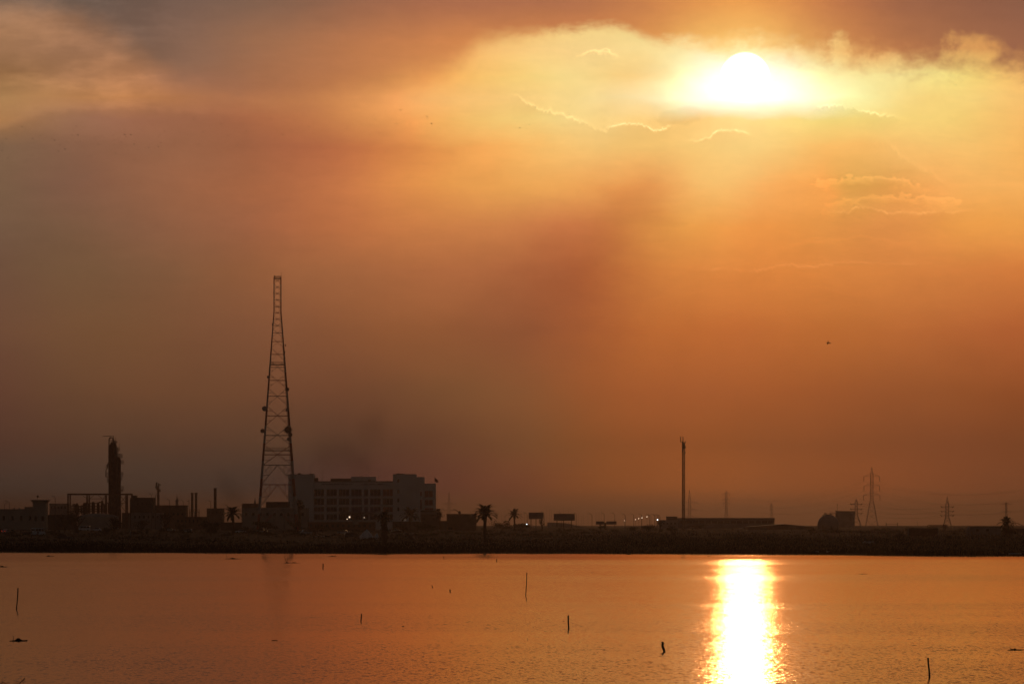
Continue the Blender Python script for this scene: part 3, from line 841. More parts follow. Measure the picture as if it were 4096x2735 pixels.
for i in range(n):
    y0 = 1112 + (YB - 1116) * i / n; y1 = 1112 + (YB - 1116) * (i + 1) / n
    for fx in (0.70, 0.93) if i < 16 else (0.80, 0.93):
        a = Vector(tp(y0, fx, -0.9)); b = Vector(tp(y1, fx, -0.9))
        lad.bar(a, b, 0.05)
    lad.bar(tp(y0, 0.70 if i < 16 else 0.80, -0.9), tp(y0, 0.93, -0.9), 0.045)
    lad.bar(tp((y0 + y1) / 2, 0.70 if i < 16 else 0.80, -0.9), tp((y0 + y1) / 2, 0.93, -0.9), 0.045)
    lad.bar(tp(y0, 0.86, -0.9), tp(y1, 0.88, -0.9), 0.07)
lad.build('cable_ladder', STEEL, tow)
for y in (1116, 1226, 1459, 1802):
    p = MB()
    a, b, c, d = [Vector(tp(y, *q)) for q in corners]
    for u in (0.0, 0.33, 0.66, 1.0):
        p.bar(a.lerp(d, u), b.lerp(c, u), 0.09)
    for u in np.linspace(0, 1, 9):
        p.bar(a.lerp(b, u), d.lerp(c, u), 0.04)
    pl = p.build('platform', STEEL, tow)
    if y > 1300 or y == 1116:
        p = MB()
        hr = Vector((0, 0, 1.1))
        for q, s in ((a, b), (b, c), (c, d), (d, a)):
            p.bar(q + hr, s + hr, 0.045); p.bar(q + hr * 0.5, s + hr * 0.5, 0.035)
            for u in np.linspace(0, 1, 10):
                p.bar(q.lerp(s, u), q.lerp(s, u) + hr, 0.035)
        p.build('railing', STEEL, sub(pl, tow))
def dish(px, py, rp, m, dy=-1.0, mesh=False):
    c = Vector((X(px, DT), DT + dy * tw(py) - 0.5, Z(py, DT)))
    r = rp / F * DT
    mm = MB()
    if mesh:
        for rr in (0.25, 0.5, 0.75, 1.0):
            pts = [c + Vector((math.cos(t) * r * rr, 0.25 * r * (1 - rr * rr), math.sin(t) * r * rr)) for t in np.linspace(0, 2 * math.pi, 25)]
            mm.path(pts, 0.035, 4)
        for t in np.linspace(0, 2 * math.pi, 25)[:-1]:
            mm.path([c + Vector((math.cos(t) * r * k, 0.25 * r * (1 - k * k), math.sin(t) * r * k)) for k in (0.05, 0.35, 0.7, 1.0)], 0.05, 4)
        mm.lathe((c[0], c[1], c[2]), [(0.05, 0.26 * r), (r * 0.5, 0.20 * r), (r * 0.8, 0.10 * r), (r * 0.8, 0.12 * r), (0.05, 0.28 * r)], 20, 'y')
    else:
        mm.lathe((c[0], c[1], c[2]), [(0.02, -0.30 * r), (r * 0.98, -0.26 * r), (r, 0.12 * r), (r * 0.7, 0.45 * r), (0.15 * r, 0.62 * r)], 20, 'y')
    mm.bar((c[0], c[1] + 0.5 * r, c[2]), tp(py, 1 if px > 1110 else -1, dy), 0.09)
    d = mm.build('dish_antenna', m, tow)
dish(1075, 1509, 5.5, DISHM); dish(1061, 1635, 10.5, DISHM); dish(1053, 1724, 8.5, DISHD)
dish(1151, 1558, 8, DISHD); dish(1151, 1640, 7, DISHM); dish(1155, 1720, 18, DISHD, -1.0, True); dish(1165, 1739, 8.5, DISHD, -1.3); dish(1159, 1757, 8.5, DISHM, -1.2)
for px, py, hp in ((1140, 1410, 5), (1141, 1433, 5), (1079, 1478, 6), (1161, 1678, 6), (1096, 1172, 4), (1090, 1298, 4), (1143, 1382, 4)):
    sg = 1 if px > 1110 else -1
    m = MB().box(X(px, DT) - 0.14, X(px, DT) + 0.14, DT - tw(py) - 0.15, DT - tw(py) + 0.15, Z(py + hp, DT), Z(py - hp, DT))
    m.bar((X(px, DT), DT - tw(py), Z(py, DT)), tp(py, sg, -1), 0.05)
    m.build('panel_antenna', DISHD, tow)
MB().bar(tp(1110, 1, -1), tuple(Vector(tp(1110, 1, -1)) + Vector((0, 0, (1110 - 1089) / F * DT))), 0.06).build('lightning_rod', STEEL, tow)
MB().bar(tp(1110, -1, -1), tuple(Vector(tp(1110, -1, -1)) + Vector((0.15, 0, 0.7))), 0.12).build('beacon', STEEL, tow)

# ================================================================== refinery column and pipe rack, far left
DR = 2250.0
def R(px, py, dy=0.0): return Vector((X(px, DR), DR + dy, Z(py, DR)))
rb_ = base(452, DR)
ref = thing('refinery_column', 'pair of tall distillation columns with side platforms standing behind the pipe rack', 'column', rb_)
def col(px0, px1, ytop, dy, taper=1.0):
    r = (px1 - px0) / 2 / F * DR
    cx = X((px0 + px1) / 2, DR)
    H = Z(ytop, DR) - rb_[2]
    MB().lathe((cx, DR + dy, rb_[2]), [(r * 1.1, -0.5), (r * 1.1, H * 0.25), (r, H * 0.27), (r * taper, H * 0.86), (r * taper * 0.97, H * 0.965), (r * 0.6, H * 0.995), (r * 0.15, H)], 20).build('column', RUST, ref)
col(437, 468, 1768, 0.0, 0.96)
col(458, 482, 1826, 2.2)
MB().path([R(438, 2055, -2), R(437, 1800, -2), R(438, 1755, -2), R(441, 1750, -2), R(450, 1750, -2), R(453, 1757, -2), R(453, 1790, -2)], 0.28, 8).build('overhead_pipe', RUST, ref)
MB().path([R(456, 1800, -1), R(455, 1743, -1), R(412, 1744.5, -1)], [0.25, 0.2, 0.14], 6).build('davit_arm', STEEL, ref)
MB().path([R(436, 1850, -2.5), R(432, 1858, -2.5), R(431, 1872, -2.5), R(426, 1880, -2.5), R(425, 1907, -2.5), R(434, 1909, -2.5)], 0.22, 6).build('side_pipe', RUST, ref)
MB().path([R(470, 1790, -1), R(471, 2050, -1)], 0.2, 6).build('riser_pipe', RUST, ref)
for (xa, xb, ya, yb) in ((444, 458, 1761, 1776), (455, 468, 1764, 1772), (462, 478, 1789, 1803), (478, 490, 1816, 1830), (481, 494, 1841, 1854), (480, 492, 1889, 1903), (480, 488, 1907, 1920), (480, 494, 1945, 1960), (478, 491, 1958, 1966),
                         (478, 490, 2012, 2019), (426, 438, 1858, 1870), (424, 440, 1890, 1903), (429, 439, 1914, 1929), (462, 480, 1814, 1826)):
    p = MB()
    a, b = R(xa, yb, -2.0), R(xb, yb, -2.0)
    p.box(a[0], b[0], DR - 2.2, DR + 1.5, a[2] - 0.12, a[2] + 0.05)
    pl = p.build('service_platform', STEEL, ref)
    p = MB()
    zt = Z(ya, DR)
    for dy in (-2.1, 1.4):
        for xx in np.linspace(a[0], b[0], 4):
            p.bar((xx, DR + dy, a[2]), (xx, DR + dy, zt), 0.07)
        p.bar((a[0], DR + dy, zt), (b[0], DR + dy, zt), 0.09)
        p.bar((a[0], DR + dy, (zt + a[2]) / 2), (b[0], DR + dy, (zt + a[2]) / 2), 0.06)
    p.build('railing', STEEL, sub(pl, ref))
m = MB()
for k in range(70):
    z0 = Z(2040 - k * 3.5, DR)
    m.bar((X(472, DR), DR - 2.4, z0), (X(476, DR), DR - 2.4, z0), 0.05)
m.bar(R(472, 2050, -2.4), R(472, 1795, -2.4), 0.06); m.bar(R(476, 2050, -2.4), R(476, 1795, -2.4), 0.06)
m.build('ladder', STEEL, ref)
for px, ya, yb in ((461, 1750, 1770), (464, 1748, 1768), (478, 1770, 1790), (441, 1745, 1760)):
    MB().bar(R(px, yb, 0), R(px, ya, 0), 0.09).build('vent_pipe', STEEL, ref)

DK = 2180.0
def K(px, py, dy=0.0): return Vector((X(px, DK), DK + dy, Z(py, DK)))
kb = base(395, DK)
rack = thing('pipe_rack', 'long open steel pipe rack on tall posts in front of the distillation columns', 'pipe rack', kb)
for dy in (0, 6):
    MB().box(X(269, DK), X(527, DK), DK + dy - 0.3, DK + dy + 0.3, Z(1979, DK), Z(1973, DK)).build('beam', RUST, rack)
for px in (271, 282, 347, 358, 422, 503, 510, 526):
    for dy in ((0,) if px in (282, 358, 510) else (0, 6)):
        MB().box(X(px, DK) - 0.22, X(px, DK) + 0.22, DK + dy - 0.2, DK + dy + 0.2, kb[2] - 0.5, Z(1979.5, DK)).build('post', RUST, rack)
m = MB()
for a, b in (((358, 1995), (380, 1976)), ((332, 1983), (347, 1992)), ((388, 1976), (412, 1996)), ((412, 1996), (422, 1980)), ((480, 1980), (503, 2010)), ((503, 1985), (480, 2012)), ((480, 2018), (503, 2045)),
             ((358, 1994), (422, 1994)), ((480, 2011), (503, 2011)), ((358, 1998), (347, 2010)), ((412, 1996), (414, 2030))):
    m.bar(K(*a), K(*b), 0.14)
m.build('brace', RUST, rack)
MB().path([K(527, 1975), K(530, 1982), K(530, 1990), K(520, 1994)], 0.25, 6).build('drop_pipe', RUST, rack)

pm = thing('pipe_manifold', 'tangle of process pipes, valves and small vessels under the pipe rack', 'pipework', base(350, DK + 8))
DM = DK + 9
def Q(px, py, dy=0.0): return Vector((X(px, DM), DM + dy, Z(py, DM)))
g = np.random.default_rng(5)
for px, w, ya in ((308, 12, 2012), (338, 14, 2010), (373, 14, 2006), (392, 10, 2008), (408, 8, 2000), (425, 8, 2018)):
    r = w / 2 / F * DM
    MB().lathe((X(px, DM), DM, Z(2052, DM)), [(r * 0.8, -1), (r * 0.8, 0.5), (r, 1.0), (r, Z(ya, DM) - Z(2052, DM) - 0.8), (r * 0.5, Z(ya, DM) - Z(2052, DM))], 14).build('vessel', RUST, pm)
for i in range(16):
    px = 288 + i * 9.2 + g.uniform(-2, 2); w = g.uniform(5, 12); ya = 2006 + g.uniform(0, 22)
    MB().path([Q(px, 2052, -2), Q(px, ya + 3, -2), Q(px + 1.5, ya, -2), Q(px + w - 1.5, ya, -2), Q(px + w, ya + 3, -2), Q(px + w, 2052, -2)], g.uniform(0.16, 0.34), 6).build('pipe_loop', RUST, pm)
for y in (2024, 2034, 2042):
    MB().path([Q(286, y, -1), Q(430, y + 1, -1)], 0.25, 6).build('header_pipe', RUST, pm)

# ================================================================== buildings, left
def strip(x0, x1, n, w, ya, yb): return [(x0 + (x1 - x0) * i / max(1, n - 1) - w / 2, x0 + (x1 - x0) * i / max(1, n - 1) + w / 2, ya, yb) for i in range(n)]
DV = 1930.0
v = building(-150, 132, 2035, DV, 14, 'flat-roofed beige villa with a corner tower at the far left', CREAM, 'villa', strip(-20, 120, 5, 9, 2062, 2080), parapet=0.6)
x0, x1 = X(132.3, DV), X(184, DV)
MB().box(x0, x1, DV - 1.5, DV + 8, ground(x0, DV) - 0.5, Z(2008, DV)).build('corner_tower', CREAM, v)
m = MB()
for k, (e, ya, yb) in enumerate(((0.25, 2008, 2005.4), (0.55, 2005.2, 2002.2), (0.85, 2002, 1998.5))):
    m.box(x0 - e, x1 + e, DV - 1.5 - e, DV + 8 + e, Z(ya, DV) + 0.004, Z(yb, DV))
m.build('cornice', CREAM, v)
MB().box(X(96, DV), X(131, DV), DV + 2, DV + 8, Z(2034.6, DV), Z(2026.5, DV)).build('roof_room', CREAM, v)
windows(v, [(138, 148, 2062, 2084), (166, 176, 2062, 2084)], DV - 1.52)
MB().path([(X(148, DV), DV + 2, Z(1998, DV)), (X(148, DV), DV + 2, Z(1981, DV))], 0.07, 5).build('roof_mast', STEEL, v)
MB().lathe((X(149, DV), DV + 2, Z(1990, DV)), [(0.1, 0), (0.42, 0.3), (0.45, 0.8), (0.15, 1.1)], 10).build('loudspeaker', STEEL, v)
for px in (53, 73):
    MB().box(X(px, DV), X(px + 5, DV), DV + 1, DV + 2, Z(2034.6, DV), Z(2030.5, DV)).build('roof_unit', CONC, v)
building(198, 268, 2013, 3300, 20, 'faint distant block behind the gap between villa and pipe rack', CONC, 'distant_block', strip(206, 260, 5, 6, 2024, 2034), group=None)
building(184.5, 300, 2058, 1990, 10, 'low dark wall-like shed between the villa and the dark bushes', DARKW, 'shed')
# storage tank with a low domed roof behind the bushes
D_ = 2060
tk = thing('storage_tank', 'wide low storage tank with a shallow domed roof below the pipe rack', 'tank', base(385, D_))
r = 82 / F * D_
zz = tk['org'][2]
MB().lathe((X(385, D_), D_ + r, zz), [(r, -0.5), (r, Z(2066, D_) - zz)], 40).build('tank_wall', CREAM, tk)
MB().lathe((X(385, D_), D_ + r, zz), [(r * 1.01, Z(2066, D_) - zz + 0.01), (r * 0.75, Z(2058, D_) - zz), (r * 0.3, Z(2053, D_) - zz), (0.2, Z(2052, D_) - zz)], 40).build('tank_roof', CONC, tk)
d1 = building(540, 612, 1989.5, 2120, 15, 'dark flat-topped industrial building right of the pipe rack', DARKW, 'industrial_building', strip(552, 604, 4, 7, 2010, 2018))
MB().box(X(519, 2120), X(539.6, 2120), 2121, 2134, Z(2112, 2120), Z(1996, 2120)).build('side_block', DARKW, d1)
MB().box(X(530, 2120), X(544, 2120), 2123, 2128, Z(1995.8, 2120) , Z(1981, 2120)).build('roof_tank', DARKW, d1)
m = MB()
for px in (612, 616, 620):
    m.bar((X(px, 2120), 2121, Z(2050, 2120)), (X(px, 2120), 2121, Z(1994, 2120)), 0.09)
for y in (1997, 2004, 2011, 2020):
    m.bar((X(611, 2120), 2121, Z(y, 2120)), (X(622, 2120), 2121, Z(y, 2120)), 0.09)
m.build('stair_frame', STEEL, d1)
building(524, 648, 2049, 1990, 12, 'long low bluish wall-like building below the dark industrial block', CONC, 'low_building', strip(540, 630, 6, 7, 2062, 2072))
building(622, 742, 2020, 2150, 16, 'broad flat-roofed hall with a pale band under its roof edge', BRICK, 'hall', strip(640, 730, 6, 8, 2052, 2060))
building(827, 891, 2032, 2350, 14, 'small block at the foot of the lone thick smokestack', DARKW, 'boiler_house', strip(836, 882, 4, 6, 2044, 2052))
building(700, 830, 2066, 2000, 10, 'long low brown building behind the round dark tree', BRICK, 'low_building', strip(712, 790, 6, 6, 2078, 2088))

building(488, 518.5, 2050, 2300, 10, 'small block filling the gap between the columns and the dark industrial building', DARKW, 'low_building', parapet=0.4)
building(884, 966, 2088, 1900, 6, 'low dark shed behind the trunk of the spiky palm', DARKW, 'shed', parapet=0.3)
building(1756, 1786, 2082, 1920, 6, 'narrow low dark shed left of the brown box building', DARKW, 'shed', parapet=0.3)
# stacks and distant towers on the left
def stack(px, w, ytop, D, label, flare=1.25, name='chimney'):
    b = base(px, D)
    r = w / 2 / F * D
    H = Z(ytop, D) - b[2]
    t = thing(name, label, 'chimney', b, 'industrial chimneys')
    MB().lathe((b[0], D, b[2]), [(r * 1.12, -0.5), (r, H * 0.55), (r * 0.95, H - 1.2)], 18).build('shaft', RUST, t)
    MB().lathe((b[0], D, b[2]), [(r * 0.98, H - 1.19), (r * flare, H - 0.9), (r * flare, H - 0.15), (r * 0.9, H)], 18).build('rim', RUST, t)
    m = MB()
    for k in range(1, 5):
        m.lathe((b[0], D, b[2] + H * (0.3 + 0.13 * k)), [(r * 1.06, 0), (r * 1.06, 0.25)], 18)
    m.build('band', STEEL, t)
    m = MB(); m.bar((b[0] + r * 1.1, D - 0.3, b[2] + 1), (b[0] + r * 1.05, D - 0.3, b[2] + H), 0.06)
    m.build('ladder', STEEL, t)
    return t
stack(768.5, 9, 1970, 2650, 'slim steel chimney, the one on the left of the twin pair')
stack(784, 9, 1969.5, 2650, 'slim steel chimney, the one on the right of the twin pair')
stack(860.5, 11, 1951, 2450, 'thick dark lone smokestack left of the palm', 1.05)
st = thing('furnace_platform', 'low steel platform around the feet of the twin chimneys', 'platform', base(778, 2655))
D_ = 2648
MB().box(X(757, D_), X(797, D_), D_ + 1.6, D_ + 4, Z(2047, D_), Z(2045, D_)).build('deck', STEEL, st)
m = MB()
for px in np.linspace(757, 797, 8): m.bar((X(px, D_), D_ + 2, Z(2046, D_)), (X(px, D_), D_ + 2, Z(2037, D_)), 0.12)
m.bar((X(757, D_), D_ + 2, Z(2037, D_)), (X(797, D_), D_ + 2, Z(2037, D_)), 0.12)
m.build('railing', STEEL, st)
for px in (759, 778, 795): MB().box(X(px, D_) - 0.25, X(px, D_) + 0.25, D_ + 2, D_ + 2.5, ground(X(px, D_), D_) - 0.5, Z(2047.2, D_)).build('leg', STEEL, st)
# flare tower, faint
D_ = 3400
fl = thing('flare_tower', 'faint distant derrick-like flare stack with ragged platforms near its top', 'tower', base(632, D_))
m = MB()
for sx in (-1, 1):
    for sy_ in (-1, 1):
        m.bar((X(633 + sx * 4.5, D_), D_ + sy_ * 0.9, Z(2110, D_)), (X(633 + sx * 3.6, D_), D_ + sy_ * 0.7, Z(1942, D_)), 0.16)
for k in range(16):
    y0, y1 = 2110 - k * 10.5, 2110 - (k + 1) * 10.5
    m.bar((X(628.5, D_), D_ - 0.8, Z(y0, D_)), (X(637, D_), D_ - 0.8, Z(y1, D_)), 0.1); m.bar((X(637, D_), D_ - 0.8, Z(y0, D_)), (X(628.5, D_), D_ - 0.8, Z(y1, D_)), 0.1)
m.build('frame', STEEL, fl)
MB().bar((X(633, D_), D_, Z(2110, D_)), (X(633, D_), D_, Z(1950, D_)), 0.55, 10).build('riser', STEEL, fl)
for px, w, ya, yb in ((626.5, 6, 1928, 1942), (634, 4, 1932, 1945), (640, 5, 1935, 1941), (625, 7, 1943, 1952), (638, 9, 1956, 1966), (630, 10, 1946, 1958)):
    MB().box(X(px - w / 2, D_), X(px + w / 2, D_), D_ - 1, D_ + 1, Z(yb, D_), Z(ya, D_)).build('cabin', STEEL, fl)
D_ = 3100
sp = thing('spire_tower', 'faint distant tower tapering to a pointed spire behind the broad hall', 'tower', base(708, D_))
bz = sp['org'][2]
MB().lathe((X(708, D_), D_, bz), [(1.0, -1), (0.95, Z(2004, D_) - bz)], 8).build('shaft', CONC, sp)
MB().lathe((X(708, D_), D_, bz), [(1.15, Z(2004, D_) - bz + 0.01), (1.2, Z(2001, D_) - bz), (0.55, Z(1996, D_) - bz), (0.35, Z(1990, D_) - bz), (0.05, Z(1975, D_) - bz)], 8).build('spire', CONC, sp)
D_ = 2800
cr = thing('jib_crane', 'small far crane with a level jib left of the pointed spire', 'crane', base(756, D_))
MB().bar((X(756, D_), D_, ground(X(756, D_), D_)), (X(756, D_), D_, Z(1998, D_)), 0.2).build('mast', STEEL, cr)
MB().bar((X(748, D_), D_, Z(2003, D_)), (X(757, D_), D_, Z(2003.5, D_)), 0.22).build('jib', STEEL, cr)

# ================================================================== buildings, middle
b2 = building(967, 1229, 2031, 1935, 16, 'long low two-storey building in front of the mast foot', CREAM, 'low_building', strip(985, 1210, 9, 10, 2050, 2062))
MB().box(X(967.3, 1935), X(1031, 1935), 1936, 1948, Z(2030.6, 1935), Z(2013, 1935)).build('roof_block', BRICK, b2)
MB().box(X(1063, 1935), X(1154, 1935), 1936, 1950, Z(2030.6, 1935), Z(2006, 1935)).build('roof_hall', DARKW, b2)
sp2 = MB().lathe((X(1019.5, 1940), 1941, Z(2012.8, 1940)), [(0.42, 0), (0.3, 0.8), (0.18, 1.3), (0.04, 2.5)], 8).build('finial', STEEL, b2)

DO = 1960.0
off = thing('office_building', 'large white flat-roofed office block with rows of dark square windows', 'building', base(1440, DO))
zb = off['org'][2] - 0.5
def OB(name, pa, pb_, yt, dy, dep, m=WHITE, yb=None):
    return MB().box(X(pa, DO), X(pb_, DO), DO + dy, DO + dy + dep, zb if yb is None else Z(yb, DO), Z(yt, DO)).build(name, m, off)
OB('stair_block', 1154, 1255.6, 1897.5, -1.2, 16)
OB('main_block', 1256, 1571.6, 1927, 0, 18)
OB('corner_tower', 1572, 1664.6, 1897, -1.5, 17)
OB('tower_step', 1665, 1696, 1907, -1.4, 17)
OB('right_wing', 1696.4, 1742, 1933, -0.6, 16)
OB('penthouse', 1405, 1502, 1906, 0.4, 9, WHITE, 1926.6)
OB('roof_shelter', 1321, 1404.6, 1912.5, 3, 8, DARKW, 1926.6)
OB('roof_hut', 1256.5, 1271, 1910, 2, 4, DARKW, 1926.6)
m = MB()
for pa, pb_, y, dy, dep in ((1256, 1571.6, 1923.4, -0.15, 18.2),):
    m.box(X(pa, DO) + 0.05, X(pb_, DO) - 0.05, DO + dy, DO + dy + 0.35, Z(1926.9, DO), Z(y, DO))
m.box(X(1571.8, DO), X(1664.8, DO), DO - 1.62, DO - 1.3, Z(1896.9, DO), Z(1895.5, DO))
m.box(X(1154, DO), X(1255.6, DO), DO - 1.32, DO - 1.0, Z(1897.4, DO), Z(1896, DO))
m.build('parapet', CONC, off)
for (pa, pb_, y0, y1) in ((1586, 1602, 1892, 1896.7), (1604, 1617, 1893, 1896.7), (1652, 1661, 1901, 1906.8), (1190, 1203, 1891, 1897.2), (1237, 1257, 1894, 1897.3), (1547, 1552, 1922, 1926.8), (1443, 1446, 1902, 1905.8)):
    OB('roof_unit', pa, pb_, y0, 1.5, 2.5, DARKW, y1)
colx = [(1255, 1296), (1305, 1347), (1354, 1397), (1404, 1447), (1455, 1472), (1479, 1522), (1530, 1571)]
for ri, (ya, yb) in enumerate(((1956, 1983), (1993, 2018), (2027, 2046), (2056, 2078))):
    for ci, (a, b) in enumerate(colx):
        windows(off, [(a + 1.5, b, ya, yb)], DO - 0.02, WINRED if ci == 6 and ri in (0, 2) else GLASS)
m = MB()
for y in (1988, 2022.5, 2051):
    m.box(X(1256.4, DO), X(1571.4, DO), DO - 0.20, DO - 0.03, Z(y + 1.0, DO), Z(y - 1.0, DO))
m.build('floor_band', WHITE, off)
windows(off, [(1589.5, 1597, 1915.5, 1928), (1589.5, 1597, 1958, 1973), (1589.5, 1597, 1992, 2007), (1589.5, 1597, 2028, 2043)], DO - 1.53, framed=False)
windows(off, [(1681, 1687, 1966, 1983), (1681, 1687, 1998, 2036)], DO - 1.43, WINRED, framed=False)
windows(off, [(1699, 1731, 1962, 1987), (1699, 1731, 1998, 2020), (1699, 1734, 2031, 2039)], DO - 0.63, WINRED)
windows(off, [(1473, 1483, 1918, 1926)], DO + 0.38, DARKW, framed=False)
def scribble(pa, pb_, yc, h, dx, dyy, mm):     # rows of illegible painted script along the parapet
    g = np.random.default_rng(int(pa))
    m = MB()
    x = pa
    while x < pb_:
        w = g.uniform(2.0, 5.0)
        y0 = yc + g.uniform(-h, h) * 0.4
        m.bar((X(x, DO), DO - 0.06, Z(y0, DO)), (X(x + w, DO), DO - 0.06, Z(yc + g.uniform(-h, h) * 0.4, DO)), 0.10)
        if g.random() < 0.7:
            m.bar((X(x + w * 0.5, DO), DO - 0.06, Z(yc, DO)), (X(x + w * 0.5 + dx, DO), DO - 0.06, Z(yc - h * g.uniform(0.4, 1.0), DO)), 0.085)
        x += w + (g.uniform(0, 2.5) if g.random() < 0.4 else 0)
    m.build('lettering', mm, off)
scribble(1286, 1408, 1936.5, 4.0, 0.6, 0, mat('sign_lettering', (0.05, 0.03, 0.03), 0.8, 0.0))
scribble(1445, 1545, 1937.0, 5.0, 1.6, 0, mat('sign_lettering', (0.05, 0.03, 0.03), 0.8, 0.0))
OB('entrance_canopy', 1360, 1500, 2045.5, -3.5, 3.4, CONC, 2048.5)
for px, ya, yb in ((1240.5, 1855, 1896), (1289, 1873, 1923), (1471, 1859, 1906), (1181, 1889, 1897)):
    m = MB().bar((X(px, DO), DO + 3, Z(yb + 3, DO)), (X(px, DO), DO + 3, Z(ya, DO)), 0.06)
    m.bar((X(px, DO), DO + 3, Z(ya + 8, DO)), (X(px + 2, DO), DO + 3, Z(ya + 8, DO)), 0.05); m.bar((X(px + 2, DO), DO + 3, Z(ya + 9, DO)), (X(px + 2, DO), DO + 3, Z(ya + 6, DO)), 0.06)
    m.build('roof_aerial', STEEL, off)
flg = thing('flag', 'drooping flag on a thin pole at the right roof corner of the white office block', 'flag', (X(1739, DO), DO + 1, Z(1933, DO)))
MB().bar((X(1739, DO), DO + 1, Z(1933, DO)), (X(1739, DO), DO + 1, Z(1904, DO)), 0.06, 6).build('flag_pole', STEEL, flg)
pts = []
nx, nz = 7, 5
vv = []; ff = []
for i in range(nx):
    u = i / (nx - 1)
    for j in range(nz):
        w = j / (nz - 1)
        for th in (0,):
            vv.append((X(1739.5 + 13 * u, DO), DO + 1 + 0.15 * math.sin(u * 7), Z(1909 + 12 * u + w * (14 + 2 * math.sin(u * 5)) - 3 * u * w, DO)))
for i in range(nx - 1):
    for j in range(nz - 1):
        a = i * nz + j
        ff.append((a, a + 1, a + nz + 1, a + nz))
m = MB(); m.v = vv + [(x, y + 0.02, z) for x, y, z in vv]; m.f = ff + [tuple(q + len(vv) for q in f[::-1]) for f in ff]
m.build('flag_cloth', FLAGM, flg)

kb_ = building(1682, 1757, 2040, 1900, 9, 'low building with a signboard along its roof right of the office block', DARKW, 'shop_building', [(1688, 1700, 2070, 2079), (1731, 1740, 2070, 2079)])
MB().box(X(1682, 1900), X(1757, 1900), 1899.3, 1899.8, Z(2056, 1900), Z(2047, 1900)).build('signboard', CREAM, kb_)
m = MB()
for k in range(14):
    xx = 1686 + k * 4.9
    m.bar((X(xx, 1900), 1899.24, Z(2054, 1900)), (X(xx + 1.2, 1900), 1899.24, Z(2049, 1900)), 0.07)
m.build('lettering', DARKW, kb_)
building(1743, 1760, 2034, 1980, 8, 'narrow dark block just right of the office wing', DARKW, 'low_building')
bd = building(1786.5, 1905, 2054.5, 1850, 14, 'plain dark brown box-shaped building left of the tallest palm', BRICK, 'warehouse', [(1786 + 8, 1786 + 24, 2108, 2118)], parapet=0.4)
fr = thing('excavator_arm', 'small curved dark boom poking up over the dark brown box building', 'crane', (X(1838, 1864), 1866, Z(2054, 1850)))
MB().path([(X(1813, 1864), 1866, Z(2036, 1864)), (X(1823, 1864), 1866, Z(2038, 1864)), (X(1832, 1864), 1866, Z(2045, 1864)), (X(1836, 1864), 1866, Z(2052, 1864))], [0.10, 0.12, 0.16, 0.2], 6).build('boom', STEEL, fr)
MB().lathe((X(1838, 1864), 1866, Z(2056, 1864)), [(0.3, 0), (0.55, 0.5), (0.45, 1.1), (0.2, 1.4)], 8).build('bucket', STEEL, fr)
building(1570, 1690, 2085, 1880, 10, 'low ground-floor wing in front of the corner tower of the office block', DARKW, 'low_building', strip(1585, 1675, 6, 8, 2094, 2102))
building(1230, 1500, 2086, 1890, 8, 'dark single-storey arcade along the foot of the white office block', BRICK, 'arcade', strip(1245, 1480, 12, 10, 2096, 2108))

# boundary walls and small structures on the near side of the road
def wall(pa, pb_, yt, D, label, m, name='boundary_wall', th=0.4, cat='wall'):
    x0, x1 = X(pa, D), X(pb_, D)
    t = thing(name, label, cat, base((pa + pb_) / 2, D))
    zb = min(ground(x0, D), ground(x1, D)) - 0.6
    MB().box(x0, x1, D, D + th, zb, Z(yt, D)).build('panel', m, t)
    mm = MB()
    n = max(2, int((x1 - x0) / 6))
    for k in range(n + 1):
        xx = x0 + (x1 - x0) * k / n
        mm.box(xx - 0.22, xx + 0.22, D - 0.12, D - 0.003, zb, Z(yt, D) + 0.12)
    mm.build('pilaster', m, t)
    return t
wall(1562, 1668, 2131, 1570, 'low bluish concrete wall right of the shaggy palm', CONC)
wall(1264, 1324, 2143.5, 1480, 'short pale pinkish barrier lying left of the white heap', TARP, 'road_barrier', 0.5, 'barrier')
wall(3245, 4300, 2123, 1640, 'long plain boundary wall running along the right side of the plain', DARKW)
wall(520, 600, 2140, 1530, 'low pale kerb-like wall near the standing person', CONC)

# white heaps under tarpaulin
def heap(px0, px1, ytop, ybase, label, seed):
    D = Dat((px0 + px1) / 2, ybase)
    b = base((px0 + px1) / 2, D)
    w = (px1 - px0) / 2 / F * D
    h = Z(ytop, D) - b[2]
    g = np.random.default_rng(seed)
    t = thing('tarpaulin_heap', label, 'heap', b, 'white heaps')
    n, k = 20, 8
    m = MB(); vv = []
    ph = g.uniform(0, 6, 5)
    for j in range(k + 1):
        u = j / k
        for i in range(n):
            a = 2 * math.pi * i / n
            rr = (1 - u ** 1.8) * (1 + 0.14 * math.sin(3 * a + ph[0]) + 0.10 * math.sin(5 * a + ph[1] + 3 * u))
            vv.append((b[0] + w * rr * math.cos(a) + 0.15 * w * u, D + w * 0.8 * rr * math.sin(a), b[2] - 0.1 + (h + 0.1) * u * (1 + 0.05 * math.sin(4 * a + ph[2]))))
    m.v = vv
    m.f = [(j*n+i, j*n+(i+1) % n, (j+1)*n+(i+1) % n, (j+1)*n+i) for j in range(k) for i in range(n)]
    m.build('tarpaulin', TARP, t, smooth=True)
    mm = MB()
    for i in range(5):
        a = i * 1.26 + 0.4
        mm.bar((b[0] + w * math.cos(a), D + w * 0.8 * math.sin(a), b[2] + 0.05), (b[0] + w * 0.6 * math.cos(a), D + w * 0.5 * math.sin(a) - 0.1, b[2] + h * 0.62), 0.03)
    mm.build('rope', WOOD, t)
heap(1434, 1492, 2117, 2154, 'larger humped white tarpaulin heap left of the shaggy palm', 3)
heap(1493, 1518, 2131, 2156, 'smaller white tarpaulin heap touching the trunk of the shaggy palm', 4)

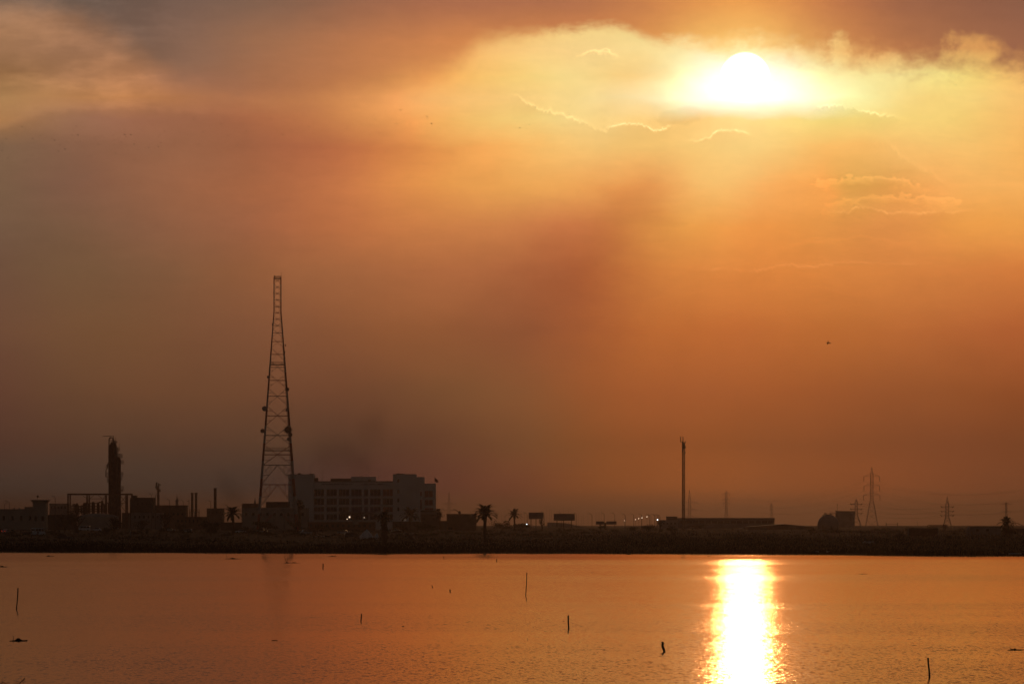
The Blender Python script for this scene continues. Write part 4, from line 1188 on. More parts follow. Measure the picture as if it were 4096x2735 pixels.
# white sign on a post
D_ = Dat(1422, 2135)
sg = thing('sign_board', 'small white rectangular sign on two thin posts before the office block', 'sign', base(1422, D_))
MB().box(X(1410.5, D_), X(1434, D_), D_, D_ + 0.12, Z(2096, D_), Z(2078, D_)).build('panel', CREAM, sg)
for px in (1414, 1430): MB().bar((X(px, D_), D_ + 0.2, sg['org'][2] - 0.3), (X(px, D_), D_ + 0.2, Z(2076, D_)), 0.06).build('post', STEEL, sg)

# ================================================================== right side structures
sh = building(2714, 3098, 2073, 2250, 22, 'very long low warehouse with a pale roof band left of the gabled shed', ROOF, 'long_warehouse', [], parapet=0)
MB().box(X(2713, 2250), X(3099, 2250), 2249.2, 2273, Z(2076.5, 2250), Z(2070.5, 2250)).build('roof_band', ROOF, sh)
MB().box(X(2718, 2250), X(3090, 2250), 2249.75, 2249.99, Z(2092, 2250), Z(2082, 2250)).build('strip_window', DARKW, sh)
for k in range(16):
    xx = X(2720 + k * 25, 2250)
    MB().box(xx - 0.2, xx + 0.2, 2249.4, 2249.74, Z(2110, 2250), Z(2076.8, 2250)).build('column', CONC, sh)
an = building(2640, 2713, 2079, 2200, 14, 'small annexe with a dark rooftop box at the left end of the long warehouse', ROOF, 'annexe', strip(2655, 2700, 4, 6, 2090, 2096), parapet=0.3)
MB().box(X(2667, 2200), X(2709, 2200), 2201, 2208, Z(2078.8, 2200), Z(2067, 2200)).build('roof_box', DARKW, an)
MB().box(X(2665, 2200), X(2711, 2200), 2200.8, 2208.3, Z(2066.9, 2200), Z(2064.5, 2200)).build('roof_slab', ROOF, an)
D_ = 1950
gb = thing('gabled_shed', 'low wide gabled shed sloping down towards the round tank', 'building', base(3130, D_))
zb = gb['org'][2] - 0.5
MB().prism([(X(2990, D_), zb), (X(3257, D_), zb), (X(3257, D_), Z(2108, D_)), (X(3138, D_), Z(2096.5, D_)), (X(2990, D_), Z(2107, D_))], D_, D_ + 30).build('wall', BRICK, gb)
MB().prism([(X(3258, D_), Z(2107.6, D_)), (X(3258, D_), Z(2106.4, D_)), (X(3138, D_), Z(2094.9, D_)), (X(2989, D_), Z(2105.6, D_)), (X(2989, D_), Z(2106.6, D_)), (X(3138, D_), Z(2096.2, D_))], D_ - 0.5, D_ + 30.5).build('roof', ROOF, gb)
for px in (3040, 3200): MB().box(X(px, D_), X(px + 28, D_), D_ - 0.15, D_ - 0.004, zb, Z(2111, D_)).build('shutter_door', STEEL, gb)
D_ = 1990
sph = thing('spherical_tank', 'big round gas storage sphere with railings on top beside the square blue-grey block', 'tank', base(3316, D_))
r = 43.5 / F * D_
cz = Z(2100, D_)
MB().lathe((X(3316, D_), D_ + r, cz), [(max(0.05, r * math.cos(t)), r * math.sin(t)) for t in np.linspace(-1.5, 1.55, 26)], 40).build('sphere', ROOF, sph, smooth=True)
for k in range(8):
    a = k * math.pi / 4 + 0.2
    MB().bar((X(3316, D_) + r * 0.97 * math.cos(a), D_ + r + r * 0.97 * math.sin(a), sph['org'][2] - 0.5), (X(3316, D_) + r * 0.97 * math.cos(a), D_ + r + r * 0.97 * math.sin(a), cz), 0.22, 8).build('leg', STEEL, sph)
m = MB()
m.lathe((X(3314, D_), D_ + r, cz + r * 0.97), [(1.6, 0), (1.6, 0.12)], 16)
for a in np.linspace(0, 2 * math.pi, 13)[:-1]:
    m.bar((X(3314, D_) + 1.55 * math.cos(a), D_ + r + 1.55 * math.sin(a), cz + r * 0.97), (X(3314, D_) + 1.55 * math.cos(a), D_ + r + 1.55 * math.sin(a), cz + r * 0.97 + 1.0), 0.04)
m.build('top_platform', STEEL, sph)
m = MB()
for px, h in ((3293, 4), (3298, 6), (3303, 8), (3308, 6), (3326, 5)):
    dx = (X(px, D_) - X(3316, D_)); z0 = cz + math.sqrt(max(0.1, r * r - dx * dx))
    m.box(X(px, D_) - 0.16, X(px, D_) + 0.16, D_ + r - 0.2, D_ + r + 0.2, z0 - 0.3, z0 + h / F * D_)
m.build('valve', STEEL, sph)
m = MB()
for i in range(9):
    a0, a1 = 0.35 + 0.13 * i, 0.35 + 0.13 * (i + 1)
    p0 = (X(3316, D_) + (r + 0.35) * math.cos(a0), D_ + r * 0.55, cz + (r + 0.35) * math.sin(a0)); p1 = (X(3316, D_) + (r + 0.35) * math.cos(a1), D_ + r * 0.55, cz + (r + 0.35) * math.sin(a1))
    m.bar(p0, p1, 0.07); m.bar((p0[0], p0[1], p0[2] + 1), (p1[0], p1[1], p1[2] + 1), 0.06); m.bar(p0, (p0[0], p0[1], p0[2] + 1), 0.05)
m.build('stair', STEEL, sph)
D_ = 2650
sq = building(3348, 3419, 2043, D_, 11, 'tall plain square block, hazy blue-grey, right behind the gas sphere', CONC, 'square_block', [], parapet=0.5)
MB().box(X(3344, D_), X(3347.7, D_), D_ + 1, D_ + 4, sq['org'][2] - 0.5, Z(2042, D_)).build('stair_shaft', CONC, sq)
m = MB().bar((X(3350, D_), D_ + 2, Z(2043, D_)), (X(3350, D_), D_ + 2, Z(2013, D_)), 0.14)
for y in (2018, 2024, 2031): m.bar((X(3348, D_), D_ + 2, Z(y, D_)), (X(3352.5, D_), D_ + 2, Z(y, D_)), 0.1)
m.build('roof_aerial', STEEL, sq)
MB().box(X(3314, D_), X(3343, D_), D_ + 1, D_ + 2, Z(2054, D_), Z(2052, D_)).build('catwalk', STEEL, sq)
D_ = Dat(3694, 2150)
ct = thing('shipping_container', 'long dark steel container standing on the bank left of the small lattice pylon', 'container', base(3694, D_))
zb = ct['org'][2]
MB().box(X(3635, D_), X(3752, D_), D_, D_ + 2.6, zb + 0.1, Z(2111.5, D_)).build('box', RUST, ct)
m = MB()
for k in range(38):
    xx = X(3637 + k * 3.03, D_)
    m.box(xx, xx + 0.12, D_ - 0.05, D_ - 0.003, zb + 0.3, Z(2113, D_))
m.build('corrugation', RUST, ct)
for px in (3635, 3751):
    MB().box(X(px, D_) - 0.05, X(px + 1, D_) + 0.05, D_ - 0.1, D_ + 2.7, zb, Z(2111, D_)).build('corner_post', STEEL, ct)
D_ = 1900
pr = thing('pipe_bridge', 'overground pipes bent over a short frame behind the dark container', 'pipework', base(3750, D_))
for y, dx, rr in ((2099, 0, 0.14), (2105, 7, 0.22)):
    MB().path([(X(3710 + dx, D_), D_, Z(2118, D_)), (X(3710 + dx, D_), D_, Z(y + 2.5, D_)), (X(3713 + dx, D_), D_, Z(y, D_)), (X(3785 - dx, D_), D_, Z(y, D_)), (X(3788 - dx, D_), D_, Z(y + 2.5, D_)), (X(3788 - dx, D_), D_, Z(2120, D_))], rr, 6).build('pipe', RUST, pr)
for px in (3776, 3783): MB().box(X(px, D_) - 0.25, X(px, D_) + 0.25, D_ + 0.4, D_ + 0.9, pr['org'][2] - 0.5, Z(2100, D_)).build('post', STEEL, pr)
pf = thing('pipe_support', 'small goalpost-shaped pipe support right of the small lattice pylon', 'frame', base(3845, D_))
for px in (3841, 3851): MB().box(X(px, D_) - 0.14, X(px, D_) + 0.14, D_, D_ + 0.3, pf['org'][2] - 0.5, Z(2114.2, D_)).build('post', STEEL, pf)
MB().box(X(3838, D_), X(3876, D_), D_, D_ + 0.3, Z(2114, D_), Z(2112.6, D_)).build('beam', STEEL, pf)
D_ = Dat(3930, 2142)
ps = thing('portable_cabin', 'long low site building with a slanted left end beside the leaning palm', 'building', base(3930, D_))
zb = ps['org'][2] - 0.4
MB().prism([(X(3872, D_), zb), (X(4004, D_), zb), (X(4004, D_), Z(2105.5, D_)), (X(3884, D_), Z(2105.5, D_)), (X(3873, D_), Z(2116, D_))], D_, D_ + 9).build('wall', CONC, ps)
MB().prism([(X(3883, D_), Z(2105.3, D_)), (X(4005, D_), Z(2105.3, D_)), (X(4005, D_), Z(2104, D_)), (X(3883, D_), Z(2104, D_))], D_ - 0.3, D_ + 9.3).build('roof', ROOF, ps)
windows(ps, [(3905, 3915, 2115, 2124), (3945, 3955, 2115, 2124)], D_ - 0.02, framed=False)
building(4044, 4300, 2112.5, 1560, 12, 'dark flat building cut by the right edge behind the leaning palm', DARKW, 'low_building', [(4060, 4070, 2125, 2134)], parapet=0.4)

# substation gantry
D_ = 2600
gt = thing('substation_gantry', 'H-shaped electrical gantry with a long crossbar right of the tall pylon', 'gantry', base(3567, D_))
for px in (3545, 3590): MB().box(X(px, D_) - 0.22, X(px, D_) + 0.22, D_, D_ + 0.4, gt['org'][2] - 0.5, Z(2090, D_)).build('post', STEEL, gt)
MB().box(X(3528, D_), X(3607, D_), D_ - 0.05, D_ + 0.45, Z(2106, D_), Z(2103.6, D_)).build('crossbar', STEEL, gt)
MB().bar((X(3545, D_), D_ + 0.2, Z(2095, D_)), (X(3590, D_), D_ + 0.2, Z(2095, D_)), 0.12).build('top_bar', STEEL, gt)

# slim telecom mast
D_ = 1900
mm_ = thing('antenna_mast', 'slim twin-column lattice mast with aerials on top above the long warehouse', 'mast', base(2735, D_))
zb = mm_['org'][2]
for px, yt in ((2729.5, 1765), (2738.5, 1768)):
    MB().bar((X(px, D_), D_, zb - 0.3), (X(px, D_), D_, Z(yt, D_)), 0.20, 8).build('column', RUST, mm_)
MB().bar((X(2734, D_), D_ + 0.9, zb - 0.3), (X(2734, D_), D_ + 0.9, Z(1768, D_)), 0.16, 8).build('column', RUST, mm_)
m = MB()
y = 2100
while y > 1775:
    m.bar((X(2729.5, D_), D_, Z(y, D_)), (X(2738.5, D_), D_, Z(y - 5, D_)), 0.06); m.bar((X(2738.5, D_), D_, Z(y - 5, D_)), (X(2729.5, D_), D_, Z(y - 10, D_)), 0.06)
    y -= 10
for y in (1815, 1855, 1900, 1960, 2020): m.box(X(2728.5, D_), X(2739.5, D_), D_ - 0.2, D_ + 1, Z(y + 1, D_), Z(y - 1, D_))
m.build('bracing', RUST, mm_)
for px, ya, yb in ((2722.5, 1745, 1768), (2732, 1745, 1785), (2741, 1763, 1772)):
    MB().bar((X(px, D_), D_ - 0.4, Z(yb, D_)), (X(px, D_), D_ - 0.4, Z(ya, D_)), 0.17, 8).build('whip_aerial', STEEL, mm_)
for px, ya, yb in ((2737, 1772, 1795), (2741, 1784, 1792), (2740, 1805, 1812), (2730, 1786, 1806)):
    MB().box(X(px, D_) - 0.25, X(px, D_) + 0.25, D_ - 0.5, D_ - 0.25, Z(yb, D_), Z(ya, D_)).build('panel_antenna', STEEL, mm_)
MB().path([(X(2722.5, D_), D_ - 0.4, Z(1767, D_)), (X(2732, D_), D_ - 0.3, Z(1770, D_))], 0.09, 5).build('bracket', STEEL, mm_)

# pylons
def pylon(px, ytop, D, arms, wt, wb, label, ins=16, kind=0, lean=0.0, thick=0.09):
    b = base(px, D)
    t = thing('power_pylon', label, 'pylon', b, 'electricity pylons')
    P = lambda dx, py, dy=0.0: Vector((b[0] + dx / F * D, D + dy / F * D, Z(py, D)))
    yb = YH + (CAMH - b[2]) / D * F + 3
    yk = arms[-1][0] + (yb - arms[-1][0]) * 0.12
    y0 = arms[0][0] - 4
    def hw(y):
        if y < y0: return max(0.5, wt * (y - ytop) / max(1, (y0 - ytop)))
        if y < yk: return wt
        return wt + (wb - wt) * (y - yk) / (yb - yk)
    m = MB()
    rows = [ytop + 1, (ytop + y0) / 2, y0]
    y = y0
    while y < yk - 1:
        y = min(yk, y + max(5, wt * 2.0)); rows.append(y)
    while y < yb - 2:
        y = min(yb, y + hw(y) * 1.7); rows.append(y)
    cs = [(-1, -1), (1, -1), (1, 1), (-1, 1)]
    for a, c in zip(rows[:-1], rows[1:]):
        for i in range(4):
            s0, s1 = cs[i], cs[(i + 1) % 4]
            m.bar(P(s0[0] * hw(a), a, s0[1] * hw(a)), P(s0[0] * hw(c), c, s0[1] * hw(c)), thick * 1.3)
            m.bar(P(s0[0] * hw(a), a, s0[1] * hw(a)), P(s1[0] * hw(c), c, s1[1] * hw(c)), thick * 0.75)
            m.bar(P(s1[0] * hw(a), a, s1[1] * hw(a)), P(s0[0] * hw(c), c, s0[1] * hw(c)), thick * 0.75)
    m.bar(P(0, ytop + 3), P(0, ytop - 3), thick)
    m.build('lattice_body', GALV, t)
    tips = []
    for (ya, w) in arms:
        for sg in (-1, 1):
            a = MB()
            rise = ins * 0.45 if kind == 0 else -3
            tip = P(sg * w, ya + (0 if kind == 0 else 3))
            for dy in (-1, 1):
                a.bar(P(sg * hw(ya), ya, dy * hw(ya)), tip, thick)
                a.bar(P(sg * hw(ya - rise), ya - rise, dy * hw(ya)), tip, thick * 0.9)
            for u in (0.3, 0.6):
                q = P(sg * hw(ya), ya).lerp(tip, u); s = P(sg * hw(ya), ya - rise).lerp(tip, u)
                a.bar(q, s, thick * 0.7)
            arm = a.build('cross_arm', GALV, t)
            if ins > 0:
                iz = ins / F * D
                if kind == 0:
                    i_ = MB().bar(tip, tip - Vector((0, 0, iz)), 0.16, 6)
                    for k in range(4): i_.lathe(tuple(tip - Vector((0, 0, iz * (k + 0.6) / 4))), [(0.26, 0), (0.26, 0.12)], 8)
                    e = tip - Vector((0, 0, iz))
                else:
                    e = tip + Vector((sg * 2.5 / F * D, -0.8, 2.5 / F * D))
                    i_ = MB().bar(tip, e, 0.22, 6).bar(tip, tip + Vector((-sg * 2.5 / F * D, 0, -2.5 / F * D)), 0.2, 6)
                i_.build('insulator', STEEL, sub(arm, t))
                tips.append(tuple(e))
            else:
                tips.append(tuple(tip))
    return t, tips
_, T1 = pylon(3487, 1868, 2900, [(1904, 32), (1942, 31), (1980, 33)], 5.5, 26, 'tallest steel pylon, three crossarms with hanging insulators, right of the square block', 21)
_, T2 = pylon(3425, 1994, 2500, [(2013, 21), (2033, 21), (2050, 21)], 5, 22, 'short sturdy pylon squeezed between the square block and the tallest pylon', 4, 1, thick=0.11)
_, T3 = pylon(3789, 1987, 2500, [(2024, 23), (2042, 23), (2059, 24)], 6, 19, 'lone small pylon standing behind the dark container', 4, 1, thick=0.10)
_, T4 = pylon(2758, 1960, 4300, [(2007, 34), (2035, 33), (2063, 34)], 5, 14, 'faint pylon half hidden behind the slim twin-column mast', 0, 1, thick=0.13)
_, T5 = pylon(2905, 1963, 4600, [(1974, 13), (1996, 13), (2012, 13)], 3.5, 9, 'narrow hazy pylon above the middle of the long warehouse', 7, 0, thick=0.15)
_, T6 = pylon(3086, 2009, 5400, [(2022, 9), (2035, 9)], 2.5, 7, 'faintest distant pylon above the right end of the long warehouse', 0, 1, thick=0.16)
_, T7 = pylon(1796, 1968, 4500, [(2011, 27), (2038, 27)], 4, 12, 'faint distant pylon right of the white office block', 0, 1, thick=0.15)
_, T8 = pylon(4025, 2012, 4000, [(2014, 24), (2043, 24)], 3, 9, 'faint pylon rising behind the leaning palm at the right', 0, 1, thick=0.14)

def wire(p, q, sag, label, r=0.028):
    p, q = Vector(p), Vector(q)
    pts = []
    for i in range(21):
        u = i / 20
        c = p.lerp(q, u)
        c.z -= sag * 4 * u * (1 - u)
        pts.append(c)
    m = MB().path(pts, r, 4)
    o = m.build('power_line', STEEL)
    tag(o, label, 'power line', 'overhead power lines')
pos = ['upper left', 'upper right', 'middle left', 'middle right', 'lower left', 'lower right']
for i, tpnt in enumerate(T1):
    wire(tpnt, T5[i], 9.0, 'thin cable from the %s insulator of the tallest pylon to the narrow hazy pylon' % pos[i])
for i, tpnt in enumerate(T1):
    wire(tpnt, (260.0 + 3 * (i % 2), 2150.0, 17.0 + 5.0 * (2 - i // 2)), 7.0, 'thin cable from the tallest pylon\'s %s insulator out past the right edge' % pos[i])
for i, tpnt in enumerate(T3):
    wire(tpnt, T2[i], 2.5, 'thin cable between %s arms of the short sturdy and the lone small pylon' % pos[i])
for i in range(4):
    wire(T8[i], T3[i], 4.0, 'thin cable from the leaning palm pylon\'s %s arm to the lone small pylon' % pos[i])
for i in range(6):
    wire(T4[i], T5[i], 6.0, 'thin cable from the %s arm of the mast-hidden pylon to the narrow hazy pylon' % pos[i], 0.035)

# billboards and signs
def billboard(pa, pb_, ya, yb, D, legs, label):
    t = thing('billboard', label, 'billboard', base((pa + pb_) / 2, D), 'roadside billboards')
    MB().box(X(pa, D), X(pb_, D), D, D + 0.35, Z(yb, D), Z(ya, D)).build('panel', SIGNM, t)
    m = MB()
    e = 0.14
    x0, x1, z0, z1 = X(pa, D), X(pb_, D), Z(yb, D), Z(ya, D)
    m.box(x0 - e, x1 + e, D - 0.1, D + 0.4, z1 + 0.003, z1 + e).box(x0 - e, x1 + e, D - 0.1, D + 0.4, z0 - e, z0 - 0.003).box(x0 - e, x0 - 0.003, D - 0.1, D + 0.4, z0, z1).box(x1 + 0.003, x1 + e, D - 0.1, D + 0.4, z0, z1)
    m.build('panel_frame', STEEL, t)
    for px in legs:
        MB().box(X(px, D) - 0.2, X(px, D) + 0.2, D + 0.42, D + 0.8, ground(X(px, D), D) - 0.4, Z(ya + 2, D)).build('leg', STEEL, t)
    return t
billboard(2116, 2173, 2050, 2074, 2150, (2124, 2144, 2166), 'mid-sized blank billboard right of the slender palm')
billboard(2216, 2298, 2055, 2080, 2200, (2228, 2254, 2286), 'widest blank billboard, on three legs above the ramp')
ts = thing('gantry_sign', 'pair of small dark panels on one thick post among the street lamps', 'sign', base(2421, 1950))
MB().box(X(2418, 1950), X(2425, 1950), 1950, 1950.6, ts['org'][2] - 0.4, Z(2090, 1950)).build('post', RUST, ts)
for a, b in ((2384, 2418), (2425.5, 2466)): MB().box(X(a, 1950), X(b, 1950), 1949.5, 1949.8, Z(2097, 1950), Z(2084, 1950)).build('panel', SIGNM, ts)
MB().box(X(2384, 1950), X(2466, 1950), 1949.82, 1949.98, Z(2091.5, 1950), Z(2089.5, 1950)).build('crossbeam', STEEL, ts)

# elevated ramp in the haze
D_ = 2700
rp = thing('overpass_ramp', 'hazy road ramp sloping down to the right behind the wide billboard', 'ramp', base(2260, D_))
zb = rp['org'][2] - 0.5
MB().prism([(X(2190, D_), zb), (X(2350, D_), zb), (X(2340, D_), Z(2109, D_)), (X(2262, D_), Z(2093, D_)), (X(2190, D_), Z(2090, D_))], D_, D_ + 10).build('embankment', CONC, rp)
MB().prism([(X(2190, D_), Z(2089.8, D_)), (X(2262, D_), Z(2092.8, D_)), (X(2340, D_), Z(2108.8, D_)), (X(2340, D_), Z(2107.2, D_)), (X(2262, D_), Z(2090.9, D_)), (X(2190, D_), Z(2088, D_))], D_ - 0.1, D_ + 0.25).build('guard_rail', ROOF, rp)

# ================================================================== street lamps
for px, yt, sd_, ar, lb, dbl in ((18, 2010, 1, 9, 'double-armed street lamp before the beige villa, nearest the left edge', False), (37, 2003, -1, 10, 'street lamp just right of the double-armed lamp at the villa', False),
                                 (132, 2012, 1, 7, 'thin street lamp standing against the corner tower of the villa', False), (221, 1985, -1, 5, 'solitary street lamp between the villa and the pipe rack', False),
                                 (678, 1994, -1, 11, 'street lamp rising above the middle of the broad hall', False), (733, 1998, -1, 10, 'street lamp at the right end of the broad hall', False), (741, 2026, 1, 8, 'low street lamp with a right-hand arm beside the broad hall', False),
                                 (843, 2001, -1, 9, 'street lamp just left of the lone thick smokestack', False), (912, 2017, -1, 14, 'street lamp leaning over the spiky palm', False),
                                 (622, 1976, 1, 5, 'short lamp with a tilted head right of the dark industrial building', False), (606, 1974, -1, 8, 'lamp with a forked head over the dark industrial building', True)):
    lamp(px, yt, lb, 1960, sd_, ar, group='street lamps on the left shore road', double=dbl)
for px, lb in ((1040, 'plain thin pole left of the mast foot'), (1096, 'plain thin pole under the middle of the mast'), (1137, 'plain thin pole under the right leg of the mast'), (1187, 'plain thin pole right of the mast foot')):
    lamp(px, 2040, 'short street lamp, ' + lb, 1700, -1, 4, group='street lamps on the left shore road', r=0.08)
rl = [(2245, 2049, 7), (2305, 2050, 9), (2368, 2053, 10), (2417, 2050, 9), (2459, 2052, 8), (2501, 2054, 9), (2535, 2054, 9), (2566, 2054, 8), (2598, 2056, 8), (2618, 2055, 8), (2604, 2061, 5), (2624, 2060, 6), (2631, 2058, 6), (2636, 2058, 6), (2640, 2059, 5)]
rl.sort()
for i, (px, yt, ar) in enumerate(rl):
    lamp(px, yt, '%s street lamp from the left in the row leading to the slim mast' % ORD[i], 2000 + i * 45, -1, ar, group='street lamps in the row towards the slim mast', r=0.085 + 0.002 * i)
lamp(2109, 2051, 'street lamp with its head left, beside the mid-sized billboard', 2050, -1, 9, group='street lamps right of the palms')
lamp(2177, 2047, 'street lamp at the right edge of the mid-sized billboard', 2050, -1, 7, group='street lamps right of the palms')
lamp(3671, 2087, 'single short lamp on the roof line of the dark container', 2000, -1, 3, group='street lamps right of the palms', r=0.06)
lamp(1763, 2036, 'curved street lamp beside the narrow dark block', 1990, 1, 8, group='street lamps right of the palms')
g = np.random.default_rng(21)
fx = [1985, 1996, 2006, 2017, 2023, 2035, 2098, 2185, 2198, 2206, 2216, 2227, 2238, 2254, 2264, 2274, 2283, 2313, 2325, 2333, 2352, 2384, 2396, 2407]
for i, px in enumerate(fx):
    D_ = 3300 + 12 * i
    b = base(px, D_)
    yt = (2050 if px < 2100 else 2030) + g.uniform(-8, 10) + (20 if px > 2300 else 0)
    t = thing('flagpole', '%s faint bare pole from the left in the hazy row behind the palms and billboards' % ORD[i], 'pole', b, 'faint bare poles in the haze')
    MB().bar((b[0], D_, b[2] - 0.3), (b[0], D_, Z(yt, D_)), 0.13, 6, 0.09).build('pole', GALV, t)
    MB().lathe((b[0], D_, Z(yt, D_)), [(0.12, 0), (0.2, 0.15), (0.05, 0.35)], 6).build('finial', GALV, t)
def litlamp(px, py, m, r, label, D=2300):
    b = base(px, D)
    t = thing('lit_lamp', label, 'lamp', b, 'lamps already lit')
    z = Z(py, D)
    MB().path([(b[0], D + 0.3, b[2] - 0.3), (b[0], D + 0.3, z + 0.4), (b[0], D, z + 0.45)], 0.06, 5).build('pole', STEEL, t)
    MB().lathe((b[0], D, z), [(r * 0.5, -r), (r, -r * 0.3), (r, r * 0.3), (r * 0.5, r)], 10).build('lamp_head', m, t)
litlamp(2498, 2081, LAMPON, 0.17, 'first lit lamp from the left in the rising string of lights')
litlamp(2542, 2077, LAMPON, 0.19, 'second lit lamp from the left in the rising string of lights')
litlamp(2555, 2073, LAMPON, 0.20, 'third lit lamp from the left in the rising string of lights')
litlamp(2568, 2070, LAMPON, 0.22, 'fourth lit lamp from the left in the rising string of lights')
litlamp(2588, 2066, LAMPON, 0.22, 'topmost lit lamp at the upper end of the rising string of lights')
litlamp(2630, 2078, LAMPWHITE, 0.28, 'brightest bluish white lamp beside the annexe', 2190)
litlamp(2107, 2096, LAMPWHITE, 0.25, 'bright white lamp low beside the mid-sized billboard', 2000)
litlamp(1398, 2067, LAMPON, 0.34, 'warm bright lamp at the entrance of the white office block', 1945)
litlamp(1388.5, 2075, LAMPON, 0.18, 'small warm lamp just below the bright entrance lamp', 1945)
litlamp(1457, 2069, LAMPON, 0.14, 'small warm lamp right of the white sign', 1945)
litlamp(1621, 2079, LAMPON, 0.14, 'small warm lamp in front of the corner tower', 1870)

# ================================================================== vehicles
def car(px, ybase, L, Wd, H, label, paint, kind='sedan', rot=0.0, lit=False, D=None, name='parked_car', cat='car'):
    D = D or Dat(px, ybase)
    b = base(px, D)
    t = thing(name, label, cat, b, 'vehicles on the shore road')
    cs, sn = math.cos(rot), math.sin(rot)
    def place(m):
        m.v = [(b[0] + x * cs - y * sn, b[1] + x * sn + y * cs, b[2] + z) for x, y, z in m.v]
        return m
    g0 = 0.28
    if kind == 'sedan':
        pr_ = [(-L/2, g0), (L/2, g0), (L/2, H*0.48), (L*0.47, H*0.56), (L*0.24, H*0.62), (L*0.10, H*0.97), (-L*0.02, H), (-L*0.22, H*0.97), (-L*0.36, H*0.66), (-L*0.48, H*0.60), (-L/2, H*0.50)]
        wn_ = [[(L*0.215, H*0.64), (L*0.09, H*0.93), (0.02, H*0.95), (0.02, H*0.64)], [(-0.04, H*0.64), (-0.04, H*0.95), (-L*0.20, H*0.93), (-L*0.31, H*0.66)]]
    elif kind == 'suv':
        pr_ = [(-L/2, g0), (L/2, g0), (L/2, H*0.50), (L*0.30, H*0.58), (L*0.18, H*0.97), (-L*0.1, H), (-L*0.44, H*0.98), (-L/2, H*0.60)]
        wn_ = [[(L*0.27, H*0.62), (L*0.165, H*0.92), (0.03, H*0.93), (0.03, H*0.62)], [(-0.05, H*0.62), (-0.05, H*0.93), (-L*0.41, H*0.92), (-L*0.45, H*0.62)]]
    else:
        pr_ = [(-L/2, g0), (L/2, g0), (L/2, H*0.42), (L*0.44, H*0.52), (L*0.30, H*0.96), (L*0.2, H), (-L*0.47, H), (-L/2, H*0.92)]
        wn_ = [[(L*0.40, H*0.55), (L*0.28, H*0.90), (L*0.12, H*0.90), (L*0.12, H*0.55)], [(L*0.09, H*0.57), (L*0.09, H*0.90), (-L*0.16, H*0.90), (-L*0.16, H*0.57)], [(-L*0.19, H*0.57), (-L*0.19, H*0.90), (-L*0.44, H*0.90), (-L*0.44, H*0.57)]]
    place(MB().prism(pr_[::-1], -Wd/2, Wd/2)).build('body', paint, t)
    for w in wn_:
        for sg in (-1, 1):
            y0, y1 = sorted((sg * (Wd/2 + 0.003), sg * (Wd/2 + 0.02)))
            place(MB().prism(w, y0, y1)).build('window', GLASS, t)
    rz0, rz1 = H * 0.64, H * 0.93
    place(MB().box(-L/2 - 0.02 if kind == 'van' else -L*0.33, -L/2 - 0.003 if kind == 'van' else -L*0.30, -Wd*0.40, Wd*0.40, rz0 + (0 if kind == 'van' else 0.06), rz1 - 0.12)).build('rear_window', GLASS, t)
    for wx in (-L*0.31, L*0.31):
        for sg in (-1, 1):
            wheel = place(MB().lathe((wx, sg * (Wd/2 - 0.12), 0.33), [(0.2, -0.13), (0.33, -0.11), (0.33, 0.11), (0.2, 0.13)], 16, 'y')).build('wheel', RUBBER, t)
    for sg in (-1, 1):
        place(MB().box(-L/2 - 0.03, -L/2 - 0.004, sg * Wd * 0.40 - 0.14, sg * Wd * 0.40 + 0.14, H*0.46, H*0.55)).build('tail_light', TAILON if lit else WINRED, t)
        place(MB().box(L/2 + 0.004, L/2 + 0.03, sg * Wd * 0.36 - 0.16, sg * Wd * 0.36 + 0.16, H*0.36, H*0.45)).build('headlight', LAMPOFF, t)
    return t
car(26, 2131, 4.4, 1.8, 1.45, 'car with two glowing red tail lamps driving away at the far left', SPAINT, 'sedan', rad(62), True, name='car')
car(153, 2140, 4.9, 1.9, 2.5, 'white minibus seen from behind with people beside it', WPAINT, 'van', rad(50), name='minibus', cat='minibus')
car(338, 2122, 4.8, 1.9, 2.1, 'white van side-on behind the dark bushes', WPAINT, 'van', rad(180), name='van', cat='van')
car(387, 2124, 4.3, 1.75, 1.45, 'white car just right of the white van', WPAINT, 'sedan', rad(175))
car(258, 2156, 4.7, 1.8, 1.45, 'dark car parked low on the bank before the bushes', DPAINT, 'sedan', rad(5))
car(681, 2125, 4.2, 1.75, 1.45, 'silver car half hidden behind bushes below the broad hall', SPAINT, 'sedan', rad(0))
car(747, 2129, 4.3, 1.75, 1.5, 'silver car with a bright windscreen left of the round dark tree', SPAINT, 'suv', rad(170))
car(963, 2131, 4.2, 1.75, 1.45, 'pale car right of the spiky palm', WPAINT, 'sedan', rad(180))
car(1048, 2129, 4.2, 1.75, 1.45, 'silver car parked behind the bushes at the mast foot', SPAINT, 'sedan', rad(0))
car(1221, 2137, 4.4, 1.85, 1.75, 'silver off-road car facing the lake below the stair block', SPAINT, 'suv', rad(200))
car(1373, 2135, 4.3, 1.75, 1.45, 'silver car left of the white tarpaulin heap', SPAINT, 'sedan', rad(178))
car(1405, 2150, 4.3, 1.75, 1.6, 'dark rounded car close to the white tarpaulin heap', DPAINT, 'suv', rad(10))
car(1587, 2128, 4.3, 1.75, 1.45, 'pale car behind the low bluish wall', WPAINT, 'sedan', rad(0))

